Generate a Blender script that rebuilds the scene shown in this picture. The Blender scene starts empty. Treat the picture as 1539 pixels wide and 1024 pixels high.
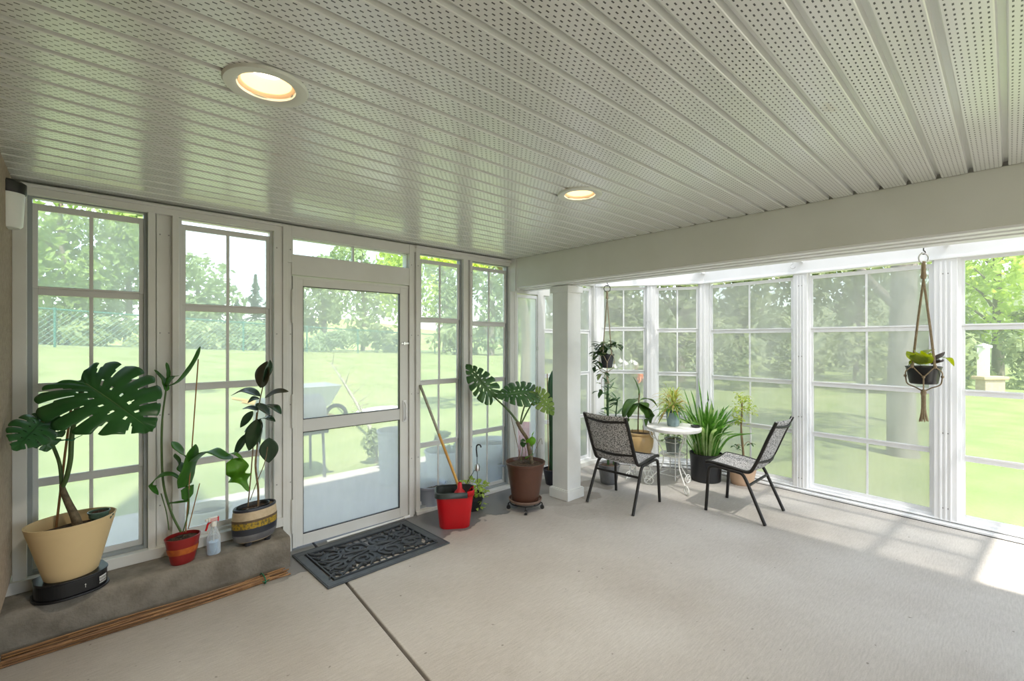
import bpy, bmesh, math, random
from mathutils import Vector, Matrix
PI = math.pi
R = math.radians
rnd = random.Random(7)
SC = bpy.context.scene
COL = SC.collection

# ---------------------------------------------------------------- camera model (1539 x 1024 frame)
FPX, CX, CY = 695.0, 769.5, 513.0
EYE = 1.5
YAW = math.atan2(748.5, FPX)
FW = (math.cos(YAW), math.sin(YAW))
RT = (math.sin(YAW), -math.cos(YAW))


def pd(px, py, d):
    """world point seen at (px, py) at distance d along the optical axis"""
    a = (px - CX) / FPX
    b = (CY - py) / FPX
    return Vector((d * (FW[0] + a * RT[0]), d * (FW[1] + a * RT[1]), EYE + b * d))


def gp(px, d, z=0.0):
    p = pd(px, CY, d)
    return Vector((p.x, p.y, z))


# ---------------------------------------------------------------- materials
MATS = {}


def newmat(name):
    m = bpy.data.materials.new(name)
    m.use_nodes = True
    m.node_tree.nodes.clear()
    return m, m.node_tree.nodes, m.node_tree.links


def pm(name, c, rough=0.5, metal=0.0, c2=None, scale=8.0, bump=0.0, bscale=None, spec=0.5, detail=4.0, sss=0.0,
       stretch=None, contrast=(0.35, 0.65), trans=0.0, emit=None, estr=0.0):
    m, N, L = newmat(name)
    o = N.new('ShaderNodeOutputMaterial')
    b = N.new('ShaderNodeBsdfPrincipled')
    L.new(b.outputs[0], o.inputs[0])
    b.inputs['Base Color'].default_value = (*c, 1)
    b.inputs['Roughness'].default_value = rough
    b.inputs['Metallic'].default_value = metal
    b.inputs['Specular IOR Level'].default_value = spec
    if trans:
        b.inputs['Transmission Weight'].default_value = trans
    if emit:
        b.inputs['Emission Color'].default_value = (*emit, 1)
        b.inputs['Emission Strength'].default_value = estr
    if c2 or bump:
        t = N.new('ShaderNodeTexCoord')
        mp = N.new('ShaderNodeMapping')
        L.new(t.outputs['Object'], mp.inputs[0])
        if stretch:
            mp.inputs['Scale'].default_value = stretch
    if c2:
        n = N.new('ShaderNodeTexNoise')
        n.inputs['Scale'].default_value = scale
        n.inputs['Detail'].default_value = detail
        L.new(mp.outputs[0], n.inputs['Vector'])
        r = N.new('ShaderNodeValToRGB')
        r.color_ramp.elements[0].position = contrast[0]
        r.color_ramp.elements[1].position = contrast[1]
        r.color_ramp.elements[0].color = (*c, 1)
        r.color_ramp.elements[1].color = (*c2, 1)
        L.new(n.outputs['Fac'], r.inputs[0])
        L.new(r.outputs[0], b.inputs['Base Color'])
    if bump:
        n2 = N.new('ShaderNodeTexNoise')
        n2.inputs['Scale'].default_value = bscale or scale * 4
        n2.inputs['Detail'].default_value = 5
        L.new(mp.outputs[0], n2.inputs['Vector'])
        bp = N.new('ShaderNodeBump')
        bp.inputs['Strength'].default_value = bump
        bp.inputs['Distance'].default_value = 0.01
        L.new(n2.outputs['Fac'], bp.inputs['Height'])
        L.new(bp.outputs[0], b.inputs['Normal'])
    MATS[name] = m
    return m


def leafmat(name, c, c2, rough=0.4, scale=12, tl=0.35, spec=0.5):
    """leaf: glossy diffuse top plus light shining through"""
    m, N, L = newmat(name)
    o = N.new('ShaderNodeOutputMaterial')
    b = N.new('ShaderNodeBsdfPrincipled')
    b.inputs['Roughness'].default_value = rough
    b.inputs['Specular IOR Level'].default_value = spec
    t = N.new('ShaderNodeTexCoord')
    n = N.new('ShaderNodeTexNoise')
    n.inputs['Scale'].default_value = scale
    n.inputs['Detail'].default_value = 3
    L.new(t.outputs['Object'], n.inputs['Vector'])
    r = N.new('ShaderNodeValToRGB')
    r.color_ramp.elements[0].position = .35
    r.color_ramp.elements[1].position = .65
    r.color_ramp.elements[0].color = (*c, 1)
    r.color_ramp.elements[1].color = (*c2, 1)
    L.new(n.outputs['Fac'], r.inputs[0])
    L.new(r.outputs[0], b.inputs['Base Color'])
    tr = N.new('ShaderNodeBsdfTranslucent')
    hs = N.new('ShaderNodeHueSaturation')
    hs.inputs['Value'].default_value = 1.9
    hs.inputs['Saturation'].default_value = 1.1
    hs.inputs['Hue'].default_value = .485
    L.new(r.outputs[0], hs.inputs['Color'])
    L.new(hs.outputs[0], tr.inputs[0])
    mx = N.new('ShaderNodeMixShader')
    mx.inputs[0].default_value = tl
    L.new(b.outputs[0], mx.inputs[1])
    L.new(tr.outputs[0], mx.inputs[2])
    L.new(mx.outputs[0], o.inputs[0])
    MATS[name] = m
    return m


def panemat(name, tint, haze, hcol, streak=0.5, gloss=0.06, front=.25):
    """clear-to-cloudy vinyl glazing with its insect screen: see-through, with a share of light scattered"""
    m, N, L = newmat(name)
    o = N.new('ShaderNodeOutputMaterial')
    tp = N.new('ShaderNodeBsdfTransparent')
    tp.inputs[0].default_value = (*tint, 1)
    tl = N.new('ShaderNodeBsdfTranslucent')
    tl.inputs[0].default_value = (*hcol, 1)
    df = N.new('ShaderNodeBsdfDiffuse')
    df.inputs[0].default_value = (*hcol, 1)
    sc = N.new('ShaderNodeMixShader')
    sc.inputs[0].default_value = front
    L.new(tl.outputs[0], sc.inputs[1])
    L.new(df.outputs[0], sc.inputs[2])
    t = N.new('ShaderNodeTexCoord')
    mp = N.new('ShaderNodeMapping')
    mp.inputs['Scale'].default_value = (3.5, 3.5, .9)
    n = N.new('ShaderNodeTexNoise')
    n.inputs['Scale'].default_value = 1.0
    n.inputs['Detail'].default_value = 5
    L.new(t.outputs['Object'], mp.inputs[0])
    L.new(mp.outputs[0], n.inputs['Vector'])
    mr = N.new('ShaderNodeMapRange')
    mr.inputs['From Min'].default_value = .3
    mr.inputs['From Max'].default_value = .7
    mr.inputs['To Min'].default_value = haze * (1 - streak)
    mr.inputs['To Max'].default_value = haze * (1 + streak)
    L.new(n.outputs['Fac'], mr.inputs['Value'])
    mx = N.new('ShaderNodeMixShader')
    L.new(mr.outputs[0], mx.inputs[0])
    L.new(tp.outputs[0], mx.inputs[1])
    L.new(sc.outputs[0], mx.inputs[2])
    gl = N.new('ShaderNodeBsdfGlossy')
    gl.inputs['Roughness'].default_value = .12
    fr = N.new('ShaderNodeFresnel')
    fr.inputs[0].default_value = 1.3
    m2 = N.new('ShaderNodeMixShader')
    mu = N.new('ShaderNodeMath')
    mu.operation = 'MULTIPLY'
    mu.inputs[1].default_value = gloss * 8
    L.new(fr.outputs[0], mu.inputs[0])
    L.new(mu.outputs[0], m2.inputs[0])
    L.new(mx.outputs[0], m2.inputs[1])
    L.new(gl.outputs[0], m2.inputs[2])
    L.new(m2.outputs[0], o.inputs[0])
    MATS[name] = m
    return m


pm('aluminium_white', (.74, .745, .72), .38, 0, (.70, .70, .67), 5, spec=.45)
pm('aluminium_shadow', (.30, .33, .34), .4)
pm('sash_vinyl', (.66, .67, .66), .42)
pm('sash_white', (.86, .87, .88), .4)
pm('paint_white', (.80, .81, .79), .5, 0, (.76, .77, .75), 6, bump=.05, bscale=60)
pm('beam_paint', (.70, .71, .66), .55, 0, (.66, .67, .61), 3, bump=.04, bscale=80)
pm('trim_white', (.85, .86, .87), .4)
pm('screw', (.35, .35, .34), .4, .6)
panemat('pane_clear', (.93, .965, .945), .27, (.95, .98, .96), .14)
panemat('pane_door', (.95, .97, .955), .30, (.94, .96, .94), .2)
panemat('pane_screen', (.80, .82, .80), .36, (.84, .84, .83), .22, front=.45)
panemat('pane_open', (.90, .94, .89), .12, (.9, .95, .88), .3)
panemat('roof_pane', (.88, .89, .90), .52, (.93, .94, .95), .2)
pm('stucco', (.42, .33, .25), .95, 0, (.34, .265, .20), 40, bump=.8, bscale=120)
pm('siding', (.70, .67, .60), .8)
pm('curb_concrete', (.27, .245, .205), .9, 0, (.17, .15, .12), 9, bump=.5, bscale=60, detail=8)
pm('black_plastic', (.012, .013, .015), .32)
pm('black_metal', (.018, .016, .014), .42, .3)
pm('dark_bronze', (.035, .028, .022), .42, .4)
pm('cream_plastic', (.72, .55, .30), .45, 0, (.69, .52, .28), 4)
pm('red_glaze', (.30, .018, .016), .28, 0, (.22, .013, .013), 7)
pm('orange_band', (.50, .13, .02), .3, 0, (.36, .07, .015), 30)
pm('soil', (.045, .028, .018), 1, 0, (.10, .065, .04), 60, bump=1, bscale=90)
pm('brown_plastic', (.105, .045, .028), .38, 0, (.085, .036, .022), 5)
pm('terracotta', (.62, .43, .29), .75, 0, (.55, .37, .25), 10)
pm('saucer_clay', (.26, .17, .13), .7, 0, (.20, .13, .10), 20)
pm('tan_glaze', (.60, .42, .20), .3, 0, (.52, .35, .16), 8)
pm('blue_glaze', (.23, .32, .33), .45, 0, (.17, .24, .26), 25)
pm('grey_clay', (.24, .27, .25), .7, 0, (.18, .20, .19), 20)
pm('ceramic_cream', (.60, .48, .32), .6, 0, (.54, .42, .27), 50)
pm('ceramic_brown', (.10, .065, .035), .6, 0, (.15, .10, .05), 40)
pm('ceramic_gold', (.42, .27, .015), .5, 0, (.13, .10, .03), 70, contrast=(.45, .6))
pm('ceramic_navy', (.03, .033, .045), .4)
pm('ceramic_grey', (.20, .20, .20), .5, 0, (.09, .09, .10), 6)
pm('green_glaze', (.12, .20, .15), .3, 0, (.07, .12, .09), 20)
pm('red_plastic', (.58, .006, .012), .35, 0, (.50, .005, .01), 4)
pm('rim_plastic', (.035, .045, .042), .4)
pm('wood_handle', (.60, .34, .08), .4, 0, (.50, .26, .06), 10, stretch=(1, 1, .1))
pm('handle_grey', (.25, .25, .20), .45, 0, (.38, .36, .28), 60)
pm('bamboo', (.38, .20, .07), .5, 0, (.25, .12, .045), 14)
pm('cane', (.40, .21, .085), .55, 0, (.22, .11, .05), 20)
pm('cane_dark', (.10, .05, .02), .6, 0, (.16, .08, .03), 20)
pm('green_tie', (.01, .16, .08), .5)
pm('rubber', (.030, .036, .042), .55, 0, (.05, .058, .066), 12, bump=.15, bscale=120)
pm('rubber_light', (.075, .085, .093), .5, 0, (.05, .06, .066), 15, bump=.1, bscale=100)
pm('steel', (.55, .55, .54), .3, 1)
pm('white_metal', (.82, .82, .78), .4)
pm('table_white', (.85, .83, .79), .35)
pm('label_white', (.8, .8, .78), .5)
pm('jar_glass', (.82, .83, .80), .35)
pm('lamp_trim', (.72, .75, .68), .4)
pm('lamp_baffle', (.85, .62, .42), .5)
pm('lamp_reflector', (.80, .62, .36), .45, emit=(1, .72, .32), estr=.25)
pm('lamp_bulb', (1, .95, .85), .4, emit=(1, .86, .62), estr=5)
pm('rope', (.42, .33, .22), .9, 0, (.33, .25, .16), 90, bump=.5, bscale=250)
pm('rope_pale', (.55, .47, .35), .9, 0, (.45, .38, .27), 90, bump=.5, bscale=250)
pm('green_stem', (.06, .12, .03), .5, 0, (.10, .16, .05), 10)
pm('midrib_green', (.10, .20, .06), .45)
pm('woody_stem', (.17, .11, .06), .8, 0, (.28, .20, .11), 30, bump=.4)
pm('monstera_stem', (.09, .07, .04), .7, 0, (.19, .145, .085), 40, bump=.4)
pm('dish_black', (.02, .02, .02), .2)
leafmat('monstera_leaf', (.022, .105, .026), (.04, .15, .036), .28, 6, .28)
leafmat('monstera_pale', (.045, .13, .045), (.08, .19, .06), .32, 6, .30)
leafmat('monstera_young', (.16, .27, .05), (.24, .34, .09), .4, 6, .45)
leafmat('epi_leaf', (.045, .17, .02), (.07, .23, .028), .36, 9, .38)
leafmat('epi_bright', (.10, .27, .02), (.13, .32, .03), .4, 9, .45)
leafmat('rubber_leaf', (.020, .055, .027), (.032, .08, .036), .22, 8, .15, .8)
leafmat('rubber_under', (.06, .055, .024), (.085, .075, .032), .5, 8, .25)
leafmat('strap_leaf', (.06, .19, .03), (.15, .34, .07), .32, 25, .4)
leafmat('strap_light', (.30, .44, .16), (.42, .54, .26), .35, 20, .4)
leafmat('lily_leaf', (.05, .12, .02), (.09, .18, .035), .35, 6, .40)
leafmat('croton_leaf', (.40, .38, .10), (.50, .33, .14), .5, 25, .40)
leafmat('yellow_leaf', (.42, .46, .12), (.30, .42, .12), .5, 25, .45)
leafmat('small_green', (.05, .17, .03), (.10, .25, .05), .45, 20, .35)
leafmat('trail_dark', (.02, .065, .018), (.04, .10, .03), .4, 15, .2)
leafmat('trail_pale', (.15, .24, .08), (.35, .40, .22), .45, 25, .3)
leafmat('pothos', (.15, .22, .02), (.30, .36, .03), .35, 14, .45)
leafmat('pothos_dark', (.045, .03, .022), (.07, .05, .03), .5, 14, .2)
leafmat('cactus', (.02, .08, .03), (.03, .11, .04), .5, 10, .05)
leafmat('lime_leaf', (.30, .45, .07), (.40, .52, .12), .5, 25, .4)
leafmat('oak_tree', (.16, .26, .07), (.30, .40, .13), .6, .8, .42)
leafmat('ash_tree', (.20, .28, .13), (.34, .42, .22), .6, .8, .42)
leafmat('spruce_tree', (.07, .13, .09), (.13, .21, .14), .7, .8, .2)
leafmat('dark_tree', (.13, .18, .09), (.36, .40, .22), .6, 1.3, .4)  # blotchy pale tones put dappled sun into the leaf colour
leafmat('bright_tree', (.30, .42, .07), (.42, .52, .14), .6, .8, .45)
leafmat('shrub', (.16, .22, .10), (.36, .42, .20), .6, 1.6, .4)
pm('bark', (.16, .13, .105), .95, 0, (.24, .20, .17), 6, bump=1, bscale=14, stretch=(1, 1, .2))
pm('birch_bark', (.34, .31, .28), .9, 0, (.18, .16, .14), 5, bump=.8, bscale=12, stretch=(1, 1, .35))
pm('fence_green', (.02, .16, .13), .5)
pm('fence_wire', (.10, .22, .19), .5)
pm('patio', (.48, .45, .41), .9, 0, (.40, .375, .345), 6, bump=.3, bscale=50)
pm('lawn', (.205, .26, .095), 1, 0, (.28, .315, .14), 1.3, bump=1, bscale=25, detail=10, spec=.1)
pm('tall_grass_ground', (.40, .46, .20), 1, 0, (.30, .40, .12), .8, bump=1, bscale=20, detail=10, spec=.1)
pm('white_planter', (.82, .82, .80), .7, 0, (.70, .70, .69), 30)
pm('grey_planter', (.58, .60, .60), .8, 0, (.40, .42, .43), 25)
pm('blue_planter', (.36, .41, .50), .5)
pm('pink_plastic', (.75, .20, .26), .45)
pm('cream_bucket', (.68, .62, .48), .5)
pm('grill_grey', (.10, .11, .12), .4)
pm('grey_enamel', (.33, .37, .38), .35)
pm('brick', (.46, .33, .26), .9, 0, (.55, .42, .34), 12)
pm('white_flower', (.85, .82, .80), .6)
pm('orange_flower', (.80, .25, .10), .6)
pm('deck', (.40, .35, .28), .9)
pm('dried_branch', (.30, .28, .22), .9)


def floor_material():
    m, N, L = newmat('floor_concrete')
    o = N.new('ShaderNodeOutputMaterial')
    b = N.new('ShaderNodeBsdfPrincipled')
    L.new(b.outputs[0], o.inputs[0])
    t = N.new('ShaderNodeTexCoord')

    def noise(scale, detail, st=None, rough=.5):
        n = N.new('ShaderNodeTexNoise')
        n.inputs['Scale'].default_value = scale
        n.inputs['Detail'].default_value = detail
        n.inputs['Roughness'].default_value = rough
        if st:
            mp = N.new('ShaderNodeMapping')
            mp.inputs['Scale'].default_value = st
            L.new(t.outputs['Object'], mp.inputs[0])
            L.new(mp.outputs[0], n.inputs['Vector'])
        else:
            L.new(t.outputs['Object'], n.inputs['Vector'])
        return n

    def ramp(src, p0, p1, c0, c1):
        r = N.new('ShaderNodeValToRGB')
        r.color_ramp.elements[0].position = p0
        r.color_ramp.elements[1].position = p1
        r.color_ramp.elements[0].color = (*c0, 1)
        r.color_ramp.elements[1].color = (*c1, 1)
        L.new(src, r.inputs[0])
        return r

    def mix(fac, a, bb, mode='MIX'):
        x = N.new('ShaderNodeMix')
        x.data_type = 'RGBA'
        x.blend_type = mode
        if isinstance(fac, float):
            x.inputs[0].default_value = fac
        else:
            L.new(fac, x.inputs[0])
        L.new(a, x.inputs[6])
        if isinstance(bb, tuple):
            x.inputs[7].default_value = (*bb, 1)
        else:
            L.new(bb, x.inputs[7])
        return x.outputs[2]

    def math_(op, a, bb=None):
        x = N.new('ShaderNodeMath')
        x.operation = op
        for i, v in enumerate((a, bb)):
            if v is None:
                continue
            if isinstance(v, (int, float)):
                x.inputs[i].default_value = v
            else:
                L.new(v, x.inputs[i])
        return x.outputs[0]

    big = ramp(noise(1.1, 5).outputs['Fac'], .35, .7, (.44, .405, .365), (.545, .52, .485))
    brush = ramp(noise(9, 6, (1.6, 14, 1), .65).outputs['Fac'], .3, .7, (.80, .79, .78), (1.06, 1.06, 1.06))
    c = mix(.85, big.outputs[0], brush.outputs[0], 'MULTIPLY')
    fine = ramp(noise(160, 3).outputs['Fac'], .28, .5, (.78, .77, .75), (1, 1, 1))
    c = mix(.55, c, fine.outputs[0], 'MULTIPLY')
    specks = ramp(noise(26, 1).outputs['Fac'], .20, .235, (.35, .33, .3), (1, 1, 1))
    c = mix(.75, c, specks.outputs[0], 'MULTIPLY')
    # damp patch along the window wall, with its own ragged edge
    sx = N.new('ShaderNodeSeparateXYZ')
    L.new(t.outputs['Object'], sx.inputs[0])
    wob = math_('MULTIPLY', math_('SUBTRACT', noise(3.2, 4).outputs['Fac'], .5), .75)

    def sstep(v, lo, hi):
        r = N.new('ShaderNodeMapRange')
        r.interpolation_type = 'SMOOTHSTEP'
        r.inputs['From Min'].default_value = lo
        r.inputs['From Max'].default_value = hi
        L.new(v, r.inputs['Value'])
        return r.outputs[0]
    yy = math_('ADD', sx.outputs['Y'], wob)
    yslope = math_('ADD', yy, math_('MULTIPLY', math_('SUBTRACT', sx.outputs['X'], 2.2), .02))
    mask = math_('MULTIPLY', sstep(yslope, 3.03, 3.06), math_('MULTIPLY', sstep(sx.outputs['X'], .75, 1.1), sstep(math_('MULTIPLY', sx.outputs['X'], -1), -3.62, -3.3)))
    edge = math_('SUBTRACT', sstep(yslope, 2.99, 3.03), sstep(yslope, 3.04, 3.10))
    damp = mix(math_('MULTIPLY', mask, .9), c, (.155, .155, .16))
    damp = mix(math_('MULTIPLY', math_('MAXIMUM', edge, 0), math_('MULTIPLY', mask, .45)), damp, (.10, .095, .09))

    def spot(x, y, r):
        d = N.new('ShaderNodeVectorMath')
        d.operation = 'DISTANCE'
        L.new(t.outputs['Object'], d.inputs[0])
        d.inputs[1].default_value = (x, y, 0)
        return math_('SUBTRACT', 1.0, sstep(math_('ADD', d.outputs['Value'], math_('MULTIPLY', wob, .6)), r - .03, r))
    for x, y, r, k in ((3.98, 2.98, .17, .75), (3.62, 2.78, .13, .6), (3.42, 3.02, .36, .35), (3.2, 2.62, .22, .16)):
        damp = mix(math_('MULTIPLY', spot(x, y, r), k), damp, (.24, .205, .165))
    L.new(damp, b.inputs['Base Color'])
    rr = N.new('ShaderNodeMapRange')
    rr.inputs['To Min'].default_value = .72
    rr.inputs['To Max'].default_value = .42
    L.new(mask, rr.inputs['Value'])
    L.new(rr.outputs[0], b.inputs['Roughness'])
    bp = N.new('ShaderNodeBump')
    bp.inputs['Strength'].default_value = .25
    bp.inputs['Distance'].default_value = .004
    L.new(noise(60, 5, (1, 5, 1)).outputs['Fac'], bp.inputs['Height'])
    L.new(bp.outputs[0], b.inputs['Normal'])
    return m


def ceiling_material(pitch, y0, g):
    """painted soffit metal with rows of small vent slots punched between the channels"""
    m, N, L = newmat('soffit_metal')
    o = N.new('ShaderNodeOutputMaterial')
    b = N.new('ShaderNodeBsdfPrincipled')
    L.new(b.outputs[0], o.inputs[0])
    t = N.new('ShaderNodeTexCoord')
    s = N.new('ShaderNodeSeparateXYZ')
    L.new(t.outputs['Object'], s.inputs[0])

    def M(op, a, bb=None):
        x = N.new('ShaderNodeMath')
        x.operation = op
        for i, v in enumerate((a, bb)):
            if v is None:
                continue
            if isinstance(v, (int, float)):
                x.inputs[i].default_value = v
            else:
                L.new(v, x.inputs[i])
        return x.outputs[0]
    v = M('MULTIPLY', M('FRACT', M('DIVIDE', M('SUBTRACT', s.outputs['Y'], y0 - 10 * pitch), pitch)), pitch)
    nrow = 6
    w = (pitch - g - .006) / nrow
    rr = M('DIVIDE', M('SUBTRACT', v, g + .003), w)
    ri = M('FLOOR', rr)
    inside = M('MULTIPLY', M('GREATER_THAN', rr, 0), M('LESS_THAN', rr, nrow))
    fy = M('ABSOLUTE', M('SUBTRACT', M('FRACT', rr), .5))
    par = M('MULTIPLY', M('MODULO', ri, 2), .5)
    fx = M('ABSOLUTE', M('SUBTRACT', M('FRACT', M('ADD', M('ADD', M('DIVIDE', s.outputs['X'], .0265), 40), par)), .5))
    slot = M('MULTIPLY', inside, M('MULTIPLY', M('LESS_THAN', fx, .20), M('LESS_THAN', fy, .14)))
    n = N.new('ShaderNodeTexNoise')
    n.inputs['Scale'].default_value = 2.2
    n.inputs['Detail'].default_value = 6
    mp = N.new('ShaderNodeMapping')
    mp.inputs['Scale'].default_value = (1, 2.5, 1)
    L.new(t.outputs['Object'], mp.inputs[0])
    L.new(mp.outputs[0], n.inputs['Vector'])
    r = N.new('ShaderNodeValToRGB')
    r.color_ramp.elements[0].position = .70
    r.color_ramp.elements[1].position = .80
    r.color_ramp.elements[0].color = (.75, .765, .73, 1)
    r.color_ramp.elements[1].color = (.56, .44, .30, 1)
    L.new(n.outputs['Fac'], r.inputs[0])
    x = N.new('ShaderNodeMix')
    x.data_type = 'RGBA'
    L.new(slot, x.inputs[0])
    L.new(r.outputs[0], x.inputs[6])
    x.inputs[7].default_value = (.045, .045, .04, 1)
    L.new(x.outputs[2], b.inputs['Base Color'])
    b.inputs['Roughness'].default_value = .30
    L.new(M('SUBTRACT', 1.0, slot), b.inputs['Coat Weight'])
    b.inputs['Coat Roughness'].default_value = .22
    b.inputs['Coat IOR'].default_value = 1.75
    b.inputs['Specular IOR Level'].default_value = .75
    n2 = N.new('ShaderNodeTexNoise')
    n2.inputs['Scale'].default_value = 5
    L.new(mp.outputs[0], n2.inputs['Vector'])
    bp = N.new('ShaderNodeBump')
    bp.inputs['Strength'].default_value = .12
    bp.inputs['Distance'].default_value = .02
    L.new(n2.outputs['Fac'], bp.inputs['Height'])
    L.new(bp.outputs[0], b.inputs['Normal'])
    return m


def fabric_material():
    m, N, L = newmat('mesh_fabric')
    o = N.new('ShaderNodeOutputMaterial')
    b = N.new('ShaderNodeBsdfPrincipled')
    b.inputs['Roughness'].default_value = .8
    t = N.new('ShaderNodeTexCoord')
    n = N.new('ShaderNodeTexNoise')
    n.inputs['Scale'].default_value = 105
    n.inputs['Detail'].default_value = 2
    L.new(t.outputs['Object'], n.inputs['Vector'])
    r = N.new('ShaderNodeValToRGB')
    e = r.color_ramp.elements
    e[0].position, e[1].position = .38, .58
    e[0].color, e[1].color = (.09, .086, .083, 1), (.66, .64, .63, 1)
    L.new(n.outputs['Fac'], r.inputs[0])
    L.new(r.outputs[0], b.inputs['Base Color'])
    tr = N.new('ShaderNodeBsdfTranslucent')
    L.new(r.outputs[0], tr.inputs[0])
    mx = N.new('ShaderNodeMixShader')
    mx.inputs[0].default_value = .2
    L.new(b.outputs[0], mx.inputs[1])
    L.new(tr.outputs[0], mx.inputs[2])
    L.new(mx.outputs[0], o.inputs[0])
    MATS['mesh_fabric'] = m


def clear_plastic(name, col, rough=.05, a=.75):
    m, N, L = newmat(name)
    o = N.new('ShaderNodeOutputMaterial')
    tp = N.new('ShaderNodeBsdfTransparent')
    tp.inputs[0].default_value = (*col, 1)
    b = N.new('ShaderNodeBsdfPrincipled')
    b.inputs['Base Color'].default_value = (*col, 1)
    b.inputs['Roughness'].default_value = rough
    lw = N.new('ShaderNodeLayerWeight')
    lw.inputs[0].default_value = .35
    mr = N.new('ShaderNodeMapRange')
    mr.inputs['To Min'].default_value = 1 - a
    mr.inputs['To Max'].default_value = .9
    L.new(lw.outputs['Facing'], mr.inputs['Value'])
    mx = N.new('ShaderNodeMixShader')
    L.new(mr.outputs[0], mx.inputs[0])
    L.new(tp.outputs[0], mx.inputs[1])
    L.new(b.outputs[0], mx.inputs[2])
    L.new(mx.outputs[0], o.inputs[0])
    MATS[name] = m


fabric_material()
clear_plastic('clear_bottle', (.90, .94, .97), a=.85)
clear_plastic('bottle_water', (.70, .84, .95), a=.6)
MATS['floor_concrete'] = floor_material()
PITCH, Y0R, GRV = .1165, .005, .021
MATS['soffit_metal'] = ceiling_material(PITCH, Y0R, GRV)


# ---------------------------------------------------------------- mesh builder
class MB:
    def __init__(s):
        s.v, s.f = [], []

    def add(s, vs, fs):
        b = len(s.v)
        s.v += [tuple(p) for p in vs]
        s.f += [tuple(b + i for i in f) for f in fs]
        return s

    def box(s, a, b):
        x0, x1 = sorted((a[0], b[0]))
        y0, y1 = sorted((a[1], b[1]))
        z0, z1 = sorted((a[2], b[2]))
        return s.add([(x0, y0, z0), (x1, y0, z0), (x1, y1, z0), (x0, y1, z0), (x0, y0, z1), (x1, y0, z1), (x1, y1, z1), (x0, y1, z1)],
                     [(0, 3, 2, 1), (4, 5, 6, 7), (0, 1, 5, 4), (1, 2, 6, 5), (2, 3, 7, 6), (3, 0, 4, 7)])

    def obox(s, M, a, b):
        t = MB().box(a, b)
        return s.add([M @ Vector(p) for p in t.v], t.f)

    def tube(s, pts, r, n=8, closed=False, cap=True):
        pts = [Vector(p) for p in pts]
        k = len(pts)
        rs = r if isinstance(r, (list, tuple)) else [r] * k
        tang = []
        for i in range(k):
            if closed:
                t = pts[(i + 1) % k] - pts[i - 1]
            else:
                t = pts[min(i + 1, k - 1)] - pts[max(i - 1, 0)]
            tang.append(t.normalized() if t.length > 1e-9 else Vector((0, 0, 1)))
        u = tang[0].orthogonal().normalized()
        base = len(s.v)
        for i in range(k):
            if i:
                q = tang[i - 1].rotation_difference(tang[i])
                u = q @ u
            u = (u - tang[i] * u.dot(tang[i])).normalized()
            w = tang[i].cross(u)
            for j in range(n):
                a = 2 * PI * j / n
                s.v.append(tuple(pts[i] + (u * math.cos(a) + w * math.sin(a)) * rs[i]))
        for i in range(k if closed else k - 1):
            i2 = (i + 1) % k
            for j in range(n):
                j2 = (j + 1) % n
                s.f.append((base + i * n + j, base + i * n + j2, base + i2 * n + j2, base + i2 * n + j))
        if cap and not closed:
            s.f.append(tuple(base + j for j in range(n))[::-1])
            s.f.append(tuple(base + (k - 1) * n + j for j in range(n)))
        return s

    def lathe(s, prof, n=32, c=(0, 0, 0), sx=1, sy=1, rot=0):
        base = len(s.v)
        k = len(prof)
        cr, sr = math.cos(rot), math.sin(rot)
        for r, z in prof:
            for j in range(n):
                a = 2 * PI * j / n
                x, y = r * math.cos(a) * sx, r * math.sin(a) * sy
                s.v.append((c[0] + x * cr - y * sr, c[1] + x * sr + y * cr, c[2] + z))
        for i in range(k - 1):
            for j in range(n):
                j2 = (j + 1) % n
                s.f.append((base + i * n + j, base + i * n + j2, base + (i + 1) * n + j2, base + (i + 1) * n + j))
        return s

    def grid(s, P):
        nu, nv = len(P), len(P[0])
        base = len(s.v)
        for row in P:
            s.v += [tuple(p) for p in row]
        for i in range(nu - 1):
            for j in range(nv - 1):
                a = base + i * nv + j
                s.f.append((a, a + nv, a + nv + 1, a + 1))
        return s

    def prism(s, poly, z0, z1):
        n = len(poly)
        return s.add([(x, y, z0) for x, y in poly] + [(x, y, z1) for x, y in poly],
                     [tuple(range(n))[::-1], tuple(range(n, 2 * n))] + [(i, (i + 1) % n, n + (i + 1) % n, n + i) for i in range(n)])

    def build(s, name, mat, parent=None, smooth=True, angle=40, bevel=0, solid=0, sub=0, origin=None):
        me = bpy.data.meshes.new(name)
        vs = s.v
        if origin is not None:
            vs = [(x - origin[0], y - origin[1], z - origin[2]) for x, y, z in vs]
        me.from_pydata(vs, [], s.f)
        me.validate()
        if smooth:
            me.shade_smooth()
            me.set_sharp_from_angle(angle=R(angle))
        o = bpy.data.objects.new(name, me)
        COL.objects.link(o)
        me.materials.append(MATS[mat])
        if parent is not None:
            o.parent = parent
        elif origin is not None:
            o.location = origin
        if bevel:
            b = o.modifiers.new('bevel', 'BEVEL')
            b.width = bevel
            b.segments = 2
            b.limit_method = 'ANGLE'
            b.harden_normals = False
        if solid:
            q = o.modifiers.new('thick', 'SOLIDIFY')
            q.thickness = solid
            q.offset = 0
        if sub:
            q = o.modifiers.new('sub', 'SUBSURF')
            q.levels = q.render_levels = sub
        return o


def empty(name, loc, label, cat, group=None, rz=0):
    o = bpy.data.objects.new(name, None)
    o.empty_display_size = .05
    COL.objects.link(o)
    o.location = loc
    o.rotation_euler = (0, 0, rz)
    return tag(o, label, cat, group)


def tag(o, label, cat, group=None, kind=None):
    o['label'] = label
    o['category'] = cat
    if group:
        o['group'] = group
    if kind:
        o['kind'] = kind
    return o


def struct(o, label, cat):
    o['kind'] = 'structure'
    o['label'] = label
    o['category'] = cat
    return o


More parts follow.
